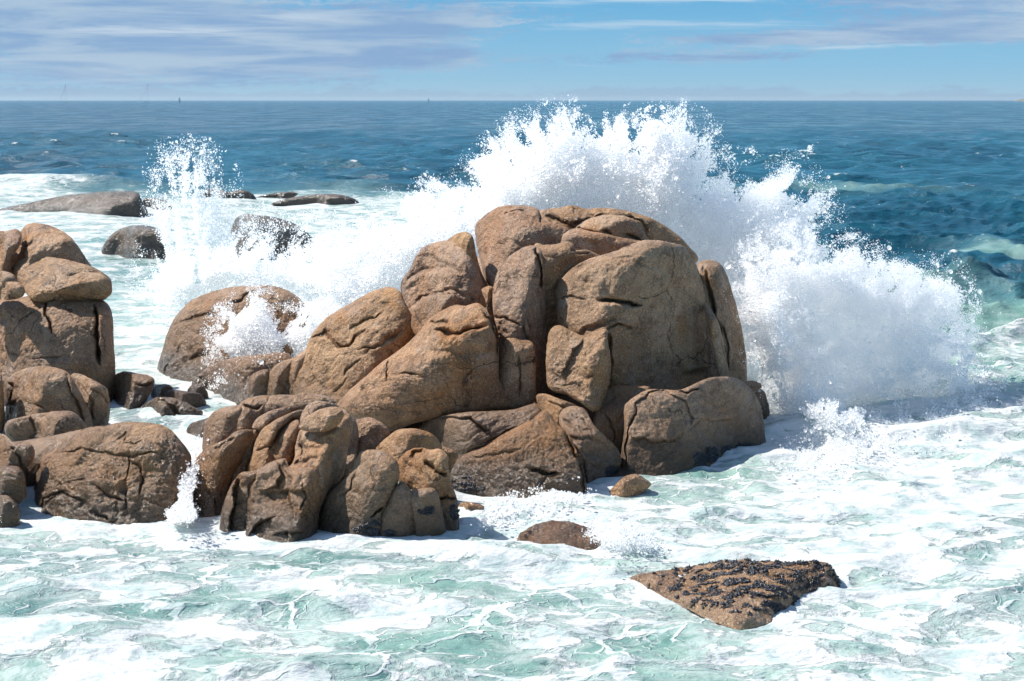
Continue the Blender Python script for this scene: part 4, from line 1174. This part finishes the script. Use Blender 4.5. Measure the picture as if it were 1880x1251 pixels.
splash('small_splash', 'little knot of churned foam spilling over the low rock in front of the outcrop', [
    dict(outline='1080 985 1092 960 1130 955 1160 962 1200 985 1210 1010 1160 1022 1120 1015', Yfun=lin_y(1080, 18.6, 1200, 18.3), n=9000, fringe=14, depth=.15, r0=.007, seed=42, out_frac=.5, out_px=18, dens=-.15),
], GSP)
splash('cascade', 'narrow cascade of white water falling between the flat wet rock and the front knoll', [
    dict(outline='346 850 362 812 400 804 372 840 360 880 356 930 358 955 312 955 322 920 334 880 342 862', Yfun=(lambda px, py: np.interp(py, [805, 860, 950], [23.6, 20.6, 19.3])), n=40000, fringe=5, depth=.12, r0=.008, seed=43, out_frac=.3, out_px=12, dens=.25),
])
# ------------------------------------------------------------------ mussels
mm = bpy.data.materials.new('mussel_shell')
mm.use_nodes = True
s = N(mm.node_tree)
bs = s.t.nodes.new('ShaderNodeBsdfPrincipled')
oi = s.t.nodes.new('ShaderNodeNewGeometry')
s.put(bs.inputs['Base Color'], s.mix(oi.outputs['Random Per Island'], (.008, .009, .013), (.035, .034, .04)))
bs.inputs['Roughness'].default_value = .28
o = s.t.nodes.new('ShaderNodeOutputMaterial')
s.t.links.new(bs.outputs[0], o.inputs[0])
OCT = np.array([[1, 0, 0], [-1, 0, 0], [0, 1, 0], [0, -1, 0], [0, 0, 1], [0, 0, -1], ], float)
OF = np.array([[0, 2, 4], [2, 1, 4], [1, 3, 4], [3, 0, 4], [2, 0, 5], [1, 2, 5], [3, 1, 5], [0, 3, 5]])


def mussels(key, regions, thr, frac=1.0, size=.02, seed=1):
    ob, front, P_ = ROCKS[key]
    g = np.random.default_rng(seed)
    pts, pp = front.reshape(-1, 3), P_.reshape(-1, 2)
    m_ = np.zeros(len(pp), bool)
    for r_ in regions:
        cx, cy, rx, ry = r_
        m_ |= ((pp[:, 0] - cx) / rx) ** 2 + ((pp[:, 1] - cy) / ry) ** 2 < 1 + .9 * perlin(np.stack([pp[:, 0] / 14, pp[:, 1] / 9, pp[:, 0] * 0 + seed], -1))
    nz = fbm(np.stack([pp[:, 0] / 26, pp[:, 1] / 7, pp[:, 0] * 0 + seed * 3], -1), 3, .6)
    m_ &= nz > thr
    m_ &= g.uniform(0, 1, len(pp)) < frac
    c_ = pts[m_]
    n_ = len(c_)
    ax = g.normal(size=(n_, 3))
    ax /= np.linalg.norm(ax, axis=1)[:, None]
    bx = np.cross(ax, g.normal(size=(n_, 3)))
    bx /= np.linalg.norm(bx, axis=1)[:, None]
    cx_ = np.cross(ax, bx)
    sz = size * np.exp(g.normal(0, .3, n_))[:, None, None]
    v = c_[:, None] + sz * (OCT[None, :, 0:1] * ax[:, None] * 1.5 + OCT[None, :, 1:2] * bx[:, None] * .85 + OCT[None, :, 2:3] * cx_[:, None] * .7)
    f = (np.arange(n_)[:, None, None] * 6 + OF[None]).reshape(-1, 3)
    loc = np.array(ob.location)
    mo = mesh_np('mussel_patch', v.reshape(-1, 3) - loc, f, mm, (0, 0, 0), parent=ob)
    print('mussels', key, n_)
    return mo


mussels('R3', [(1400, 1062, 170, 60)], .10, .8, .015, 3)
mussels('C13', [(784, 938, 14, 8)], -.6, .9, .014, 4)
mussels('C7', [(672, 980, 28, 16), (694, 962, 12, 8)], -.3, .9, .014, 5)
mussels('C12', [(716, 980, 9, 7)], -.5, .9, .014, 6)
mussels('C10', [(834, 945, 8, 20)], -.3, .9, .014, 7)
mussels('B1', [(1284, 845, 10, 12), (1308, 836, 13, 14), (1340, 828, 16, 10), (1372, 822, 22, 9)], -.5, .95, .018, 8)
mussels('B4', [(850, 888, 24, 14), (872, 905, 16, 16)], -.1, .8, .017, 9)
mussels('B3', [(1124, 868, 14, 12), (1112, 892, 10, 14)], -.4, .8, .015, 10)

# ------------------------------------------------------------------ on the horizon
def plain(name, col, rough=.6):
    m_ = bpy.data.materials.new(name)
    m_.use_nodes = True
    b_ = m_.node_tree.nodes['Principled BSDF']
    b_.inputs['Base Color'].default_value = (*col, 1)
    b_.inputs['Roughness'].default_value = rough
    return m_


M_MAST, M_HULL, M_SAIL = plain('mast_grey', (.45, .52, .60)), plain('hull_white', (.6, .66, .7), .3), plain('sail_cloth', (.85, .86, .86))


def tube(pts, r, seg=6):
    vs, fs = [], []
    for a, b in zip(pts[:-1], pts[1:]):
        a, b = np.array(a, float), np.array(b, float)
        t = (b - a) / np.linalg.norm(b - a)
        u = np.cross(t, [0, 1, .01]); u /= np.linalg.norm(u)
        v = np.cross(t, u)
        k0 = len(vs)
        for c_ in (a, b):
            for i in range(seg):
                th = 2 * math.pi * i / seg
                vs.append(c_ + r * (math.cos(th) * u + math.sin(th) * v))
        for i in range(seg):
            j = (i + 1) % seg
            fs.append([k0 + i, k0 + j, k0 + seg + j, k0 + seg + i])
    return np.array(vs), np.array(fs)


def hull(L, B, D):
    vs, fs = [], []
    n_ = 13
    for i in range(n_):
        u = i / (n_ - 1)
        w_ = B / 2 * (math.sin(math.pi * min(1, .15 + u * .85) ** .8) ** .7 if u < 1 else 0) + .02
        x = -L / 2 + L * u
        for a, b in ((-1, 1), (-.8, .35), (0, -.35), (.8, .35), (1, 1)):
            vs.append((x, a * w_, D * b + .1 * D * u * (b > .9)))
    for i in range(n_ - 1):
        for j in range(5):
            a = i * 5 + j
            b = i * 5 + (j + 1) % 5
            fs.append([a, b, b + 5, a + 5])
    return np.array(vs), np.array(fs)


def sailboat(px, Y, mast_px, stay_dx, label, sails, lean=0.0):
    k_ = Y / FPX
    x = float(at(px, 190, Y)[0])
    root = bpy.data.objects.new('sailboat', None)
    root.location = (x, Y, 0)
    C.objects.link(root)
    tag(root, label, 'sailboat', 'sailboats on the horizon')
    Ht = mast_px * k_ + H
    v, f = hull(max(8.0, Ht * .32), max(2.6, Ht * .08), 1.2)
    mesh_np('hull', v * np.array([1, 1, .5]) + np.array([0, 0, .2]), f, M_HULL, parent=root)
    v, f = tube([(0, 0, 1.2), (lean * k_, 0, Ht)], .20 * k_ + .02)
    mesh_np('mast', v, f, M_MAST, parent=root)
    if stay_dx:
        v, f = tube([(lean * k_, 0, Ht * .985), (stay_dx * k_, 0, 1.4)], .22 * k_)
        mesh_np('furled_sail', v, f, M_MAST, parent=root)
    if sails:
        for sgn, nm in ((1, 'mainsail'), (-1, 'foresail')):
            V0 = []
            F0 = []
            for i in range(9):
                t_ = i / 8
                zz = 2 + (Ht - 2.4) * t_
                wd_ = (1 - t_) * Ht * .22 + .05
                for j in range(5):
                    s_ = j / 4
                    V0.append((sgn * (.3 + wd_ * s_), .5 * math.sin(math.pi * s_) * (1 - t_), zz))
            for i in range(8):
                for j in range(4):
                    a = i * 5 + j
                    F0.append([a, a + 1, a + 6, a + 5])
            mesh_np(nm, np.array(V0), np.array(F0), M_SAIL, parent=root)
    return root


sailboat(122, 3900, 29, -11, 'faint bare masted sailboat with a slanting furled sail, farthest left on the horizon', False)
sailboat(271, 3900, 30, -14, 'faint bare masted sailboat with slanting furled sail, beside the tiny white sail', False, 2)
sailboat(330, 3900, 6, 0, 'tiny white sail on the horizon right of the two bare masts', True)
sailboat(787, 4600, 4, 0, 'tiny white sail on the horizon far from the two bare masts', True)

im = bpy.data.materials.new('island_scrub')
im.use_nodes = True
s = N(im.node_tree)
bs = s.t.nodes.new('ShaderNodeBsdfPrincipled')
ge = s.t.nodes.new('ShaderNodeNewGeometry')
s.put(bs.inputs['Base Color'], s.mix(s.mr(s.noise(ge.outputs['Position'], .06, 4).outputs['Fac'], .4, .6), (.07, .09, .06), (.22, .2, .15)))
bs.inputs['Roughness'].default_value = .9
o = s.t.nodes.new('ShaderNodeOutputMaterial')
s.t.links.new(bs.outputs[0], o.inputs[0])
Yi = 9000.0
gx, gy = np.meshgrid(np.linspace(-1, 1, 90), np.linspace(-1, 1, 40))
r_ = gx ** 2 + gy ** 2
hz = np.clip(1 - r_, 0, 1) ** .5 * (22 + 9 * fbm(np.stack([gx * 4, gy * 4, gx * 0], -1), 4)) - 3
x0 = float(at(1922, 190, Yi)[0])
Vi = np.stack([x0 + gx * 205, Yi + gy * 150, hz], -1).reshape(-1, 3)
q_ = (np.arange(39)[:, None] * 90 + np.arange(89)[None]).ravel()
isl = mesh_np('island', Vi, np.stack([q_, q_ + 1, q_ + 91, q_ + 90], -1), im)
tag(isl, kind='structure')

# ------------------------------------------------------------------ sea air
hm = bpy.data.materials.new('sea_air')
hm.use_nodes = True
s = N(hm.node_tree)
pv = s.t.nodes.new('ShaderNodeVolumePrincipled')
pv.inputs['Color'].default_value = (.72, .84, .95, 1)
pv.inputs['Density'].default_value = 2.4e-5
pv.inputs['Anisotropy'].default_value = .2
o = s.t.nodes.new('ShaderNodeOutputMaterial')
s.t.links.new(pv.outputs[0], o.inputs['Volume'])
x1, y0_, y1_, z0_, z1_ = 17000, -60, 30400, -3, 70
hv = np.array([[-x1, y0_, z0_], [x1, y0_, z0_], [x1, y1_, z0_], [-x1, y1_, z0_], [-x1, y0_, z1_], [x1, y0_, z1_], [x1, y1_, z1_], [-x1, y1_, z1_]], float)
hf = np.array([[0, 3, 2, 1], [4, 5, 6, 7], [0, 1, 5, 4], [1, 2, 6, 5], [2, 3, 7, 6], [3, 0, 4, 7]])
hz_ = mesh_np('haze', hv, hf, hm, smooth=False)
tag(hz_, kind='stuff')
